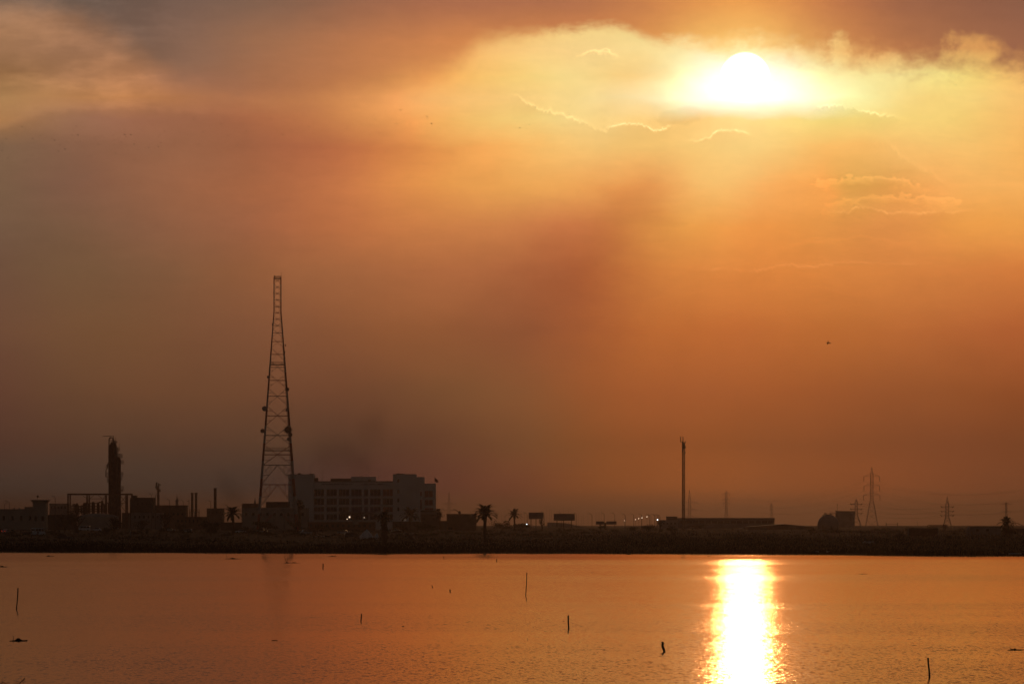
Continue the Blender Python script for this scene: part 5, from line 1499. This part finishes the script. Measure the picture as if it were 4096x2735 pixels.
# people
def person(px, ybase, H, label, top, yaw=0.0, D=None):
    D = D or Dat(px, ybase)
    b = base(px, D)
    s = H / 1.75
    J = {'pel': (0, 0, .95), 'chest': (0, .01, 1.28), 'neck': (0, 0, 1.48), 'head': (0, -.02, 1.60), 'crown': (0, -.01, 1.72),
         'lh': (.10, 0, .90), 'lk': (.12, -.03, .50), 'la': (.13, .02, .08), 'lt': (.14, -.16, .04), 'rh': (-.10, 0, .90), 'rk': (-.12, -.04, .50), 'ra': (-.13, .03, .08), 'rt': (-.14, -.15, .04),
         'ls': (.19, 0, 1.42), 'le': (.25, .03, 1.13), 'lw': (.27, -.05, .88), 'lf': (.27, -.07, .76), 'rs': (-.19, 0, 1.42), 're': (-.26, .02, 1.13), 'rw': (-.24, -.10, .90), 'rf': (-.23, -.13, .78)}
    Rr = {'pel': .15, 'chest': .16, 'neck': .06, 'head': .105, 'crown': .07, 'lh': .10, 'lk': .065, 'la': .045, 'lt': .04, 'rh': .10, 'rk': .065, 'ra': .045, 'rt': .04,
          'ls': .07, 'le': .05, 'lw': .035, 'lf': .03, 'rs': .07, 're': .05, 'rw': .035, 'rf': .03}
    E = [('pel', 'chest'), ('chest', 'neck'), ('neck', 'head'), ('head', 'crown'), ('pel', 'lh'), ('lh', 'lk'), ('lk', 'la'), ('la', 'lt'), ('pel', 'rh'), ('rh', 'rk'), ('rk', 'ra'), ('ra', 'rt'),
         ('chest', 'ls'), ('ls', 'le'), ('le', 'lw'), ('lw', 'lf'), ('chest', 'rs'), ('rs', 're'), ('re', 'rw'), ('rw', 'rf')]
    ks = list(J)
    me = bpy.data.meshes.new('person')
    me.from_pydata([tuple(c * s for c in J[k]) for k in ks], [(ks.index(a), ks.index(c)) for a, c in E], [])
    o = bpy.data.objects.new('person', me); COL.objects.link(o)
    md = o.modifiers.new('skin', 'SKIN')
    if not me.skin_vertices: me.skin_vertices.new()
    for i, k in enumerate(ks):
        me.skin_vertices[0].data[i].radius = (Rr[k] * s, Rr[k] * s)
    me.skin_vertices[0].data[0].use_root = True
    o.modifiers.new('sub', 'SUBSURF').levels = 1
    me.materials.append(top)
    o.location = b; o.rotation_euler = (0, 0, yaw)
    tag(o, label, 'person', 'people by the minibus and road')
    hm_ = MB().lathe((0, -0.01 * s, 1.60 * s), [(.118 * s, .0), (.122 * s, .06 * s), (.09 * s, .12 * s), (.02 * s, .145 * s)], 12)
    h = hm_.build('hair', CLOTH); h.parent = o
person(152, 2142, 1.78, 'person in dark clothes standing in front of the minibus rear', CLOTH, 0.3)
person(127, 2141, 1.72, 'person in dark clothes at the left side of the minibus', CLOTH, 1.2)
person(521, 2140, 1.75, 'person in pale top standing alone right of the bushes', CLOTHL, -0.5)

# ================================================================== palms, trees, bushes
palm(1940, 2062, 46, 2176, 'tallest full fan-crowned palm on the bank right of the brown box building', seed=2, tr=0.42, nfr=44, up=0.12)
palm(2057, 2062, 31, 2122, 'slender palm with drooping fronds right of the tallest palm', seed=5, tr=0.30, nfr=20, up=0.0, D=1800)
palm(1537, 2068, 33, 2168, 'shaggy palm with a thick skirt of dead fronds near the white heaps', seed=8, tr=0.45, nfr=32, skirt=1.05, up=-0.05)
palm(932, 2056, 36, 2138, 'spiky palm with lopsided crown left of the low two-storey building', seed=11, tr=0.40, nfr=36, up=0.05)
palm(1640, 2062, 40, 2115, 'broad reddish palm in front of the corner tower of the office block', seed=14, tr=0.35, nfr=30, up=-0.05, D=1840)
palm(4026, 2094, 32, 2146, 'leaning bushy palm at the right beside the site cabin', seed=17, tr=0.55, nfr=34, skirt=1.7, up=0.1)
palm(1757, 2062, 22, 2112, 'small thin palm between the office block and the brown box building', seed=19, tr=0.2, nfr=20, up=0.0, D=1850)
palm(2640, 2100, 18, 2128, 'low palm tuft at the foot of the lamp row', seed=22, tr=0.25, nfr=26, up=0.2)
D_ = 1540
dr = thing('bare_branch', 'bare drooping branch arching right of the leaning palm', 'branch', base(4052, D_))
MB().path([(X(4040, D_), D_, Z(2120, D_)), (X(4044, D_), D_, Z(2098, D_)), (X(4052, D_), D_, Z(2089, D_)), (X(4072, D_), D_, Z(2092, D_)), (X(4086, D_), D_, Z(2099, D_)), (X(4096, D_), D_, Z(2106, D_))], [0.14, 0.12, 0.1, 0.09, 0.08, 0.05], 5).build('limb', BARK, dr)
m = MB()
for a, b in (((4044, 2098), (4056, 2080)), ((4046, 2095), (4062, 2083)), ((4072, 2092), (4090, 2110)), ((4052, 2090), (4078, 2108)), ((4060, 2090), (4070, 2112)), ((4084, 2098), (4100, 2098))):
    m.bar((X(a[0], D_), D_, Z(a[1], D_)), (X(b[0], D_), D_, Z(b[1], D_)), 0.07, 4, 0.03)
m.build('twig', BARK, dr)
tree(306, 120, 2028, 2124, 'big dark tree mass below the left end of the pipe rack', 'tree', 'tree', seed=31, dens=1.6, trunk=0.1)
tree(258, 70, 2050, 2126, 'dark bush right of the villa tower', seed=32)
tree(455, 110, 2062, 2130, 'dark bush at the foot of the distillation columns', seed=33, dens=1.3, trunk=0.08)
tree(565, 90, 2072, 2128, 'dark bush below the dark industrial building', seed=34, trunk=0.08)
tree(660, 76, 2044, 2130, 'tall ragged tree in front of the broad hall', 'tree', 'tree', seed=35, dens=1.2)
tree(722, 58, 2082, 2130, 'small round bush right of the ragged tree', seed=36, trunk=0.1)
tree(842, 104, 2074, 2146, 'round dark dome-shaped tree left of the spiky palm', 'tree', 'tree', seed=37, dens=2.2, trunk=0.08)
tree(980, 60, 2098, 2136, 'low bush under the left leg of the mast', seed=38, trunk=0.1)
tree(1060, 130, 2076, 2130, 'spreading dark bush below the mast', seed=39, dens=1.6, trunk=0.1)
tree(1180, 70, 2072, 2128, 'bush at the right foot of the mast', seed=40)
tree(1197, 52, 1988, 2112, 'pointed dark conifer-like tree against the white stair block', 'tree', 'tree', D=1925, seed=41, dens=1.0, trunk=0.55)
tree(1290, 90, 2096, 2134, 'dark bush below the stair block corner', seed=42, trunk=0.1)
tree(1610, 80, 2090, 2130, 'bush under the broad reddish palm', seed=43, trunk=0.1)
tree(1700, 110, 2090, 2136, 'dark bush before the shop building', seed=44, dens=1.3, trunk=0.1)
tree(2010, 120, 2078, 2128, 'hazy bush left of the slender palm', seed=45, D=2000, trunk=0.05)
tree(2090, 110, 2088, 2128, 'hazy bush right of the slender palm', seed=46, D=2000, trunk=0.05)
tree(2168, 38, 2066, 2122, 'dark upright tree covering the right half of the mid-sized billboard', 'tree', 'tree', seed=47, D=1880)
tree(2402, 46, 2096, 2124, 'small tree under the left panel of the paired sign', 'tree', 'tree', seed=48, trunk=0.3)
tree(2532, 40, 2102, 2134, 'small rounded bush at the left start of the lit string', seed=49, trunk=0.1)
tree(2595, 80, 2090, 2134, 'wide bush under the lit string of lamps', seed=50, dens=1.2, trunk=0.1)
tree(2690, 70, 2098, 2136, 'bush at the foot of the slim mast', seed=51, trunk=0.1)
tree(3600, 70, 2126, 2176, 'dark rounded bush left of the dark container', seed=52, dens=1.3, trunk=0.08)
tree(3792, 46, 2140, 2178, 'dark small bush below the lone small pylon', seed=53, trunk=0.08)
tree(3662, 22, 2155, 2178, 'tiny dark shrub below the dark container', seed=54, trunk=0.08)
tree(1255, 60, 2110, 2140, 'low bush left of the pinkish barrier', seed=55, trunk=0.08)
tree(420, 60, 2106, 2140, 'low dark bush right of the white car', seed=56, trunk=0.05)
tree(2790, 90, 2096, 2130, 'hazy bush before the left half of the long warehouse', seed=57, D=2050, trunk=0.05)

# ================================================================== vegetation of the bank (uncountable)
def tri_object(name, P, m):
    n = len(P)
    me = bpy.data.meshes.new(name)
    me.vertices.add(3 * n); me.vertices.foreach_set('co', P.astype(np.float32).ravel())
    me.loops.add(3 * n); me.loops.foreach_set('vertex_index', np.arange(3 * n, dtype=np.int32))
    me.polygons.add(n); me.polygons.foreach_set('loop_start', np.arange(0, 3 * n, 3, dtype=np.int32))
    me.materials.append(m)
    me.update(calc_edges=True)
    o = bpy.data.objects.new(name, me); COL.objects.link(o); o['kind'] = 'stuff'
    return o
def gvec(x, D):
    s = D - shore(x)
    z = np.interp(s, PS, PZ)
    return z + np.where(s > 4, 0.18 * np.sin(x * 0.09 + D * 0.031) + 0.12 * np.sin(x * 0.23 - D * 0.017 + 1.3), 0)
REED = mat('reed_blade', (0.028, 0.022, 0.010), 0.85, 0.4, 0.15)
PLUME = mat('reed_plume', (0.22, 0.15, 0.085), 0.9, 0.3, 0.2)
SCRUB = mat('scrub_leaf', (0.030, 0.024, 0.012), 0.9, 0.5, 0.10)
DRY = mat('dry_grass', (0.11, 0.075, 0.04), 0.9, 0.4, 0.12)
n = 52000
x = rng.uniform(-190, 190, n); s = rng.exponential(13, n) - 0.8
D_ = shore(x) + s
dens = 0.5 + 0.5 * np.sin(x * 0.11 + 1.7) * np.sin(x * 0.037)
hh = (1.05 + 0.9 * dens + 0.55 * np.sin(x * 0.31) * np.sin(s * 0.3)) * rng.uniform(0.55, 1.15, n)
keep = s < 85
x, s, D_, hh = x[keep], s[keep], D_[keep], hh[keep]
z = np.maximum(gvec(x, D_), -0.1)
wd = rng.uniform(0.05, 0.14, len(x)); an = rng.uniform(0, math.pi, len(x))
p0 = np.stack([x - wd * np.cos(an), D_ - wd * np.sin(an), z - 0.1], 1); p1 = np.stack([x + wd * np.cos(an), D_ + wd * np.sin(an), z - 0.1], 1)
p2 = np.stack([x + rng.normal(0, 0.22, len(x)), D_ + rng.normal(0, 0.22, len(x)), z + hh], 1)
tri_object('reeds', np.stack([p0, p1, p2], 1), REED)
k = rng.random(len(x)) < 0.10 + 0.16 * (x > 20)
t_ = p2[k]
q = len(t_)
a = np.stack([rng.uniform(-.16, .16, q), rng.uniform(-.1, .1, q), rng.uniform(.2, .45, q)], 1)
tri_object('reed_plumes', np.stack([t_ - [0, 0, 0.15], t_ + a, t_ + a * [-1, -1, 0.5]], 1), PLUME)
n = 70000
x = rng.uniform(-260, 260, n); s = 25 + rng.gamma(1.4, 130, n)
cl = np.sin(x * 0.085 + s * 0.02) + np.sin(x * 0.21 - s * 0.05 + 2) + 0.8 * np.sin(x * 0.033 + 1)
keep = (s < 800) & (cl + rng.normal(0, 0.7, n) > -0.1)
x, s = x[keep], s[keep]
D_ = shore(x) + s
n = len(x)
z = gvec(x, D_) + rng.random(n) ** 1.6 * (0.55 + 0.35 * np.sin(x * 0.15 + s * 0.07))
a = rng.normal(size=(n, 3)) * 0.22; b = rng.normal(size=(n, 3)) * 0.22
c = np.stack([x, D_, z], 1)
m_ = rng.random(n) < 0.72
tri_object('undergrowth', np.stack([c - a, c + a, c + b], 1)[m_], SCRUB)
tri_object('dry_grass', np.stack([c - a, c + a, c + b + [0, 0, 0.3]], 1)[~m_], DRY)
# dark shrubs scattered along the shore road
P_ = []
g = np.random.default_rng(91)
for k in range(150):
    px = g.uniform(-150, 2720) if k < 120 else g.uniform(3200, 4150)
    D_ = g.uniform(1480, 1800)
    xx = X(px, D_); zz_ = ground(xx, D_)
    w_, h_ = g.uniform(1.0, 4.2), g.uniform(0.7, 2.3) * (1.0 if px < 1300 else 0.75)
    P_.append(leaves((xx, D_, zz_ + h_ * 0.4), (w_, w_, h_ * 0.7), int(150 + 60 * w_), 0.26, 7, 500 + k))
tri_object('shrubbery', np.concatenate(P_), LEAF)
# right bank tan reed heads
n = 15000
x = rng.uniform(20, 185, n); s = 20 + rng.gamma(2.2, 60, n)
D_ = shore(x) + s
z = gvec(x, D_)
hh = rng.uniform(0.7, 1.9, n) * (0.8 + 0.3 * np.sin(x * 0.2))
p0 = np.stack([x - 0.06, D_, z], 1); p1 = np.stack([x + 0.06, D_, z], 1); p2 = np.stack([x + rng.normal(0, 0.15, n), D_, z + hh], 1)
tri_object('tall_grass', np.stack([p0, p1, p2], 1), REED)
a = np.stack([rng.uniform(-.2, .2, n), rng.uniform(-.1, .1, n), rng.uniform(.25, .5, n)], 1)
k = rng.random(n) < 0.6
tri_object('grass_heads', np.stack([p2 - [0, 0, 0.2], p2 + a, p2 + a * [-1, -1, 0.4]], 1)[k], PLUME)

# litter on the bank
def litter(px0, px1, py, label, h=5, seed=1):
    D = Dat((px0 + px1) / 2, py) if py < 2195 else shore(X((px0 + px1) / 2, 1080)) + 1.0
    g = np.random.default_rng(seed)
    b = base((px0 + px1) / 2, D)
    t = thing('plastic_bag_pile', label, 'litter pile', b, 'pale litter on the bank')
    m = MB()
    w = (px1 - px0) / F * D
    for k in range(9):
        xx = b[0] - w / 2 + w * (k + 0.5) / 9 ; hh_ = h / F * D * g.uniform(0.4, 1.0) + 0.25
        c = (xx, D - 0.5 + g.uniform(-.3, .3), b[2] + 0.4)
        m.lathe(c, [(w / 14, 0), (w / 11, hh_ * 0.4), (w / 20, hh_ * 0.9), (0.03, hh_)], 7)
    m.build('plastic_sheet', PLASTIC, t)
litter(3450, 3494, 2178, 'largest pale plastic litter patch on the right bank below the pylons', 6, 2)
litter(3385, 3402, 2190, 'small pale litter scrap down the bank below the gas sphere', 3, 3)
litter(3262, 3274, 2210, 'pale scrap at the water edge below the gabled shed', 2, 4)
litter(3304, 3318, 2210, 'pale scrap at the water edge below the gas sphere', 2, 5)
litter(4034, 4084, 2207, 'long thin pale strip at the water edge at far right', 1, 6)

# ================================================================== things standing or floating in the lake
def Dw(py): return CAMH * F / (py - YH)
def post(pts, wpx, label, ybase, cap=True):
    D = Dw(ybase)
    t = thing('wooden_post', label, 'post', (X(pts[-1][0], D), D, 0.0), 'posts standing in the lake')
    P = [(X(a, D), D, Z(b, D)) for a, b in pts] + [(X(pts[-1][0], D), D, -0.8)]
    r = wpx / 2 / F * D
    rs = [r * (0.85 + 0.15 * i / len(P)) * (1 + 0.08 * math.sin(i * 2.3 + wpx)) for i in range(len(P))]
    MB().path(P, rs, 10).build('shaft', WOOD, t)
    m = MB()
    for k in range(3):
        q = Vector(P[0]).lerp(Vector(P[1]), 0.2 + 0.3 * k)
        m.bar(q, q + Vector((r * (1.7 if k % 2 else -1.7), -r * 0.4, r * 0.8)), r * 0.28, 5, r * 0.1)
    m.build('splinter', WOOD, t)
post([(72, 2350), (71, 2375), (69, 2405), (66.5, 2425), (66, 2438)], 5, 'tall thin kinked post near the left edge', 2438)
post([(1292.5, 2252), (1292, 2275)], 4.5, 'short post right of the twiggy debris near the far bank', 2275)
post([(1987, 2234), (1987, 2247)], 3.5, 'tiny far post in line with the tallest palm', 2247)
post([(1727, 2339), (1731, 2350)], 3, 'tiny slanted stub left of the other tiny stub', 2350)
post([(1800, 2356), (1800, 2362), (1801, 2368)], 5, 'tiny knobbly stub left of the tall thin stake', 2368)
post([(1446, 2454), (1445, 2472), (1443.5, 2484)], 5, 'medium slim post alone in the left middle of the lake', 2485)
post([(2107.5, 2288), (2106, 2330), (2103, 2382)], 3.6, 'tall thin stake in the middle of the lake', 2383)
post([(2273, 2460), (2273, 2490), (2275, 2505), (2273.5, 2520)], 7, 'sturdy upright post right of the tall thin stake', 2515)
post([(2110, 2551), (2111, 2559)], 2, 'very small twig-like stub below the tall thin stake', 2559)
post([(2650.5, 2565), (2650.5, 2585), (2656, 2598), (2657, 2605)], 11, 'thickest bent post left of the sun glitter', 2606)
post([(3712, 2629), (3713, 2650), (3717, 2680), (3718, 2706)], 8, 'tall crooked post at the lower right', 2706)
post([(1775, 2224), (1776, 2236)], 2.5, 'tiny bent twig post near the far bank below the brown box building', 2236)
post([(3516, 2596), (3519, 2600)], 3, 'tiny stub left of the tall crooked post', 2600)

def floater(pa, pb_, y, hp, label, twigs=(), seed=1):
    D = Dw(y)
    g = np.random.default_rng(seed)
    b = (X((pa + pb_) / 2, D), D, 0.0)
    t = thing('floating_driftwood', label, 'driftwood', b, 'debris floating on the lake')
    w = (pb_ - pa) / 2 / F * D; h = hp / F * D
    n_, k_ = 18, 4
    m = MB(); vv = []
    dd_ = min(w * 1.2, 3.0)
    for j in range(k_ + 1):
        u = j / k_
        for i in range(n_):
            a = 2 * math.pi * i / n_
            rr = (1 - u) ** 0.7 * (1 + 0.2 * math.sin(3 * a + seed) + 0.15 * math.sin(7 * a))
            vv.append((b[0] + w * rr * math.cos(a) - 0.2 * w * u, D + dd_ * rr * math.sin(a), -0.1 + (h + 0.1) * u ** 1.1 * (1 + 0.3 * math.sin(5 * a + u * 3))))
    m.v = vv; m.f = [(j*n_+i, j*n_+(i+1) % n_, (j+1)*n_+(i+1) % n_, (j+1)*n_+i) for j in range(k_) for i in range(n_)]
    m.build('clump', WOOD, t)
    s_ = MB()
    for i in range(14):
        xx = b[0] + w * g.uniform(-1.1, 1.1); an_ = g.uniform(-0.5, 0.5)
        l = w * g.uniform(0.2, 0.5)
        s_.bar((xx - l, D - dd_ * 0.4, 0.02), (xx + l, D - dd_ * 0.3, h * g.uniform(0.0, 0.5) + 0.02), 0.02 + 0.05 * h, 4)
    s_.build('stick', WOOD, t)
    for tw_ in twigs:
        MB().path([(X(q[0], D), D - 0.1, Z(q[1], D)) for q in tw_], [max(0.02, 0.7 / F * D)] + [max(0.015, 0.45 / F * D)] * (len(tw_) - 1), 5).build('twig', WOOD, t)
floater(50, 106, 2563, 9, 'dark floating clump in the lower left of the lake', [((54, 2562), (54, 2541)), ((46, 2562), (48, 2560), (62, 2561)), ((70, 2552), (80, 2551.5))], 3)
floater(182, 211, 2224, 3, 'low dark raft of debris near the left bank', [((190, 2223), (193, 2220)), ((200, 2223), (199, 2220))], 4)
floater(-6, 28, 2267, 4, 'debris cut off by the left edge', [((2, 2265), (1, 2255)), ((10, 2266), (12, 2261))], 5)
floater(912, 956, 2235, 4, 'debris with one upright twig left of the mast reflection', [((908, 2235), (907, 2220), (905, 2214)), ((920, 2234), (924, 2228)), ((932, 2234), (940, 2231))], 6)
floater(1140, 1156, 2251, 4, 'debris with tall forked twigs below the mast', [((1146, 2251), (1140, 2230), (1137, 2216)), ((1147, 2251), (1151, 2236), (1149, 2228)), ((1151, 2236), (1155, 2230)), ((1143, 2240), (1139, 2236))], 7)
floater(1160, 1192, 2251, 2.5, 'flat low debris right beside the forked twigs', [((1184, 2250), (1182, 2245))], 8)
floater(1318, 1343, 2225, 2.5, 'thin flat debris with a short upright twig below the stair block', [((1343, 2225), (1343, 2217)), ((1336, 2224), (1340, 2221))], 9)
floater(2504, 2526, 2217, 4, 'small low mound near the far bank below the lamp row', [((2562, 2215), (2562, 2211))], 10)
floater(4042, 4085, 2599, 5, 'floating branch at the lower right edge', [((4030, 2599), (4032, 2597)), ((4038, 2592), (4052, 2596), (4060, 2599)), ((4048, 2597), (4052, 2592)), ((4060, 2600), (4086, 2599))], 11)
floater(1506, 1560, 2217, 3, 'dark low reed raft below the shaggy palm', (), 12)
floater(2830, 2842, 2223, 2, 'tiny dark scrap left of the sun glitter', (), 13)
floater(2365, 2372, 2290, 1.5, 'tiny dark fleck right of the tall thin stake', (), 14)
floater(1608, 1618, 2505, 1.5, 'tiny flat stick right of the medium slim post', (), 15)
floater(3440, 3465, 2295, 1.5, 'thin dark line of debris right of the sun glitter', (), 16)
floater(1090, 1108, 2561, 1.5, 'thin flat stick in the lower left middle', (), 17)

# reed sprig at the lower left corner
D_ = Dw(2760)
rs_ = thing('reed_sprig', 'dark reed sprig with thin leaves at the lower left corner', 'reed', (X(50, D_), D_, 0.0))
def PT(a, b): return (X(a, D_), D_, Z(b, D_))
w_ = 0.8 / F * D_
MB().path([PT(60, 2764), PT(70, 2742), PT(82, 2728), PT(92, 2720)], [w_ * 2.2, w_ * 2, w_ * 1.6, w_], 5).build('stem', WOOD, rs_)
for pts in (((92, 2720), (98, 2712), (102, 2704)), ((90, 2722), (96, 2716), (105, 2716)), ((92, 2721), (100, 2722), (107, 2724)), ((88, 2724), (94, 2728), (96, 2733)), ((84, 2727), (70, 2724), (52, 2722)),
            ((72, 2740), (58, 2736), (44, 2737)), ((76, 2735), (66, 2729), (54, 2730)), ((86, 2725), (88, 2716), (87, 2710)), ((90, 2721), (98, 2710), (99, 2706))):
    MB().path([PT(*p) for p in pts], [w_ * 1.3, w_ * 0.9, w_ * 0.3], 4).build('leaf', WOOD, rs_)
rs2 = thing('fallen_reed', 'long horizontal reed stalk with an upright shoot at the lower left corner', 'reed', (X(15, D_), D_ + 0.3, 0.0))
MB().path([PT(2, 2764), PT(8, 2728), PT(9, 2711)], [w_ * 1.4, w_, w_ * 0.4], 5).build('stem', WOOD, rs2)
for pts in (((8, 2726), (24, 2730), (44, 2729)), ((8, 2730), (20, 2732), (34, 2735)), ((7, 2738), (3, 2728), (0, 2722))):
    MB().path([PT(*p) for p in pts], [w_ * 1.3, w_ * 0.9, w_ * 0.3], 4).build('leaf', WOOD, rs2)

# ================================================================== birds
def bird_mesh(name, flap, roll):
    m = MB()
    m.lathe((0, 0, 0), [(0.01, -0.22), (0.05, -0.12), (0.065, 0.0), (0.05, 0.12), (0.03, 0.2), (0.005, 0.25)], 8, 'y')
    for sg in (-1, 1):
        a, b, c = Vector((sg * 0.03, -0.08, 0.03)), Vector((sg * 0.03, 0.10, 0.03)), Vector((sg * 0.26, 0.04, 0.03 + 0.26 * flap))
        d = Vector((sg * 0.28, -0.12, 0.03 + 0.26 * flap)); e = Vector((sg * 0.52, -0.02, 0.03 + 0.26 * flap - 0.12 * abs(flap)))
        k = len(m.v)
        m.v += [tuple(q) for q in (a, b, c, d, e)] + [tuple(q + Vector((0, 0, 0.015))) for q in (a, b, c, d, e)]
        m.f += [(k, k+1, k+2, k+3), (k+3, k+2, k+4), (k+8, k+7, k+6, k+5), (k+9, k+7, k+8), (k, k+3, k+8, k+5), (k+1, k, k+5, k+6), (k+2, k+1, k+6, k+7), (k+4, k+2, k+7, k+9), (k+3, k+4, k+9, k+8)]
    k = len(m.v)
    m.v += [(-0.05, 0.2, 0), (0.05, 0.2, 0), (0.07, 0.36, 0.01), (-0.07, 0.36, 0.01), (0, 0.28, 0.02)]
    m.f += [(k, k+1, k+2, k+3), (k, k+4, k+1), (k+1, k+4, k+2), (k+2, k+4, k+3), (k+3, k+4, k)]
    o = m.build(name, BIRDM)
    return o
protos = []
zz5 = [(232,258),(120,292),(424,294),(462,322),(545,395),(346,418),(312,460),(626,461),(522,492),(405,547),(376,527),(677,532),(863,351),(653,338),(737,240),(829,240),(761,164),(800,98),(1019,383),(1150,385),(1086,427),(1036,556),(1087,296),(1375,248),(1397,320),(1418,524),(1508,346),(1558,234),(1582,268),(1554,139),(1658,233),(1820,163),(1791,225),(1866,254),(1708,380),(1754,472),(1935,436),(2096,268),(2115,227),(2191,184),(2128,362),(2188,368),(2088,421),(1720,637),(111,565),(18,652)]
bl = [(100 + a / 3.915, 480 + b / 3.915) for a, b in zz5]
b1 = [(73,620),(28,638),(12,660),(9,692),(12,737),(37,728),(150,635),(102,582),(895,544),(888,552),(1015,571),(930,607),(1045,624),(910,664),(1130,603),(1226,612),(1243,546),(1350,553),(1336,600),(1418,581),(1438,613),(1298,619),(1258,646),(1592,590),(1660,572),(1697,620),(1720,551),(1770,586),(1818,568),(1839,507),(1915,498),(1959,535),(1961,548),(1980,569),(1879,571),(1120,613),(1006,640),(1087,668),(2080,549),(2140,515)]
bl += [(a / 1.147, b / 1.147) for a, b in b1]
bl += [(2048 + a / 1.147, b / 1.147) for a, b in ((263, 487), (263, 528), (108, 493), (157, 514), (36, 588), (79, 573), (1813, 401), (2037, 390), (2261, 425), (1670, 429))]
g = np.random.default_rng(77)
for i, (px, py) in enumerate(bl):
    D_ = 620 + g.uniform(-40, 100)
    if i < 4:
        o = bird_mesh('bird', (0.5, -0.3, 0.1, 0.9)[i], 0); protos.append(o)
    else:
        o = protos[i % 4].copy(); COL.objects.link(o)
    o.location = (X(px, D_), D_, Z(py, D_))
    s_ = g.uniform(0.22, 0.42)
    o.scale = (s_, s_, s_)
    o.rotation_euler = (g.uniform(-0.4, 0.4), g.uniform(-0.5, 0.5), g.uniform(-1.6, 1.6))
    tag(o, 'tiny dark bird of the scattered flock high in the sky', 'bird', 'flock of far-off birds')
D_ = 420
o = bird_mesh('bird', 1.6, 0)  # bird shape added in place of a sensor-blurred speck
o.location = (X(3309, D_), D_, Z(1374, D_)); o.rotation_euler = (0.9, 0.45, 0.9); o.scale = (0.6, 0.6, 0.6)
tag(o, 'lone bird-shaped stand-in for a blurred sensor speck above the gas sphere', 'bird')

# ================================================================== smoke behind the office block
sm = bpy.data.materials.new('smoke_air')
sm.use_nodes = True
t = sm.node_tree
t.nodes.clear()
tcx = t.nodes.new('ShaderNodeTexCoord')
nz_ = t.nodes.new('ShaderNodeTexNoise'); nz_.inputs['Scale'].default_value = 0.022; nz_.inputs['Detail'].default_value = 3.0
t.links.new(tcx.outputs['Object'], nz_.inputs['Vector'])
gr = t.nodes.new('ShaderNodeTexGradient'); gr.gradient_type = 'SPHERICAL'
mp = t.nodes.new('ShaderNodeMapping'); mp.vector_type = 'POINT'
t.links.new(tcx.outputs['Generated'], mp.inputs['Vector'])
mp.inputs['Location'].default_value = (-1.0, -1.0, -1.0); mp.inputs['Scale'].default_value = (2, 2, 2)
t.links.new(mp.outputs[0], gr.inputs['Vector'])
mr = t.nodes.new('ShaderNodeMapRange'); mr.inputs[1].default_value = 0.38; mr.inputs[2].default_value = 0.68
t.links.new(nz_.outputs['Fac'], mr.inputs[0])
mu = t.nodes.new('ShaderNodeMath'); mu.operation = 'MULTIPLY'
t.links.new(mr.outputs[0], mu.inputs[0]); t.links.new(gr.outputs['Fac'], mu.inputs[1])
mu2 = t.nodes.new('ShaderNodeMath'); mu2.operation = 'MULTIPLY'
t.links.new(mu.outputs[0], mu2.inputs[0]); mu2.inputs[1].default_value = 0.026
pv2 = t.nodes.new('ShaderNodeVolumePrincipled')
pv2.inputs['Color'].default_value = (0.10, 0.08, 0.06, 1)
t.links.new(mu2.outputs[0], pv2.inputs['Density'])
ou = t.nodes.new('ShaderNodeOutputMaterial')
t.links.new(pv2.outputs[0], ou.inputs['Volume'])
def smoke(px, py, rx, ry, D, tilt):
    rx, ry = rx / F * D, ry / F * D
    m = MB().lathe((0, 0, 0), [(max(0.02, rx * math.sin(a)), -ry * math.cos(a)) for a in np.linspace(0.02, math.pi - 0.02, 14)], 20)
    o = m.build('smoke', sm)
    o.location = (X(px, D), D, Z(py, D)); o.rotation_euler = (0, rad(tilt), 0)
    o['kind'] = 'stuff'
smoke(1495, 1690, 95, 130, 2900, 10)
smoke(1330, 1800, 110, 110, 3000, 25)
smoke(1440, 1840, 130, 80, 2950, 60)
smoke(930, 1960, 130, 60, 3000, 60)
for o in list(bpy.data.objects):
    if 'org' in o: del o['org']
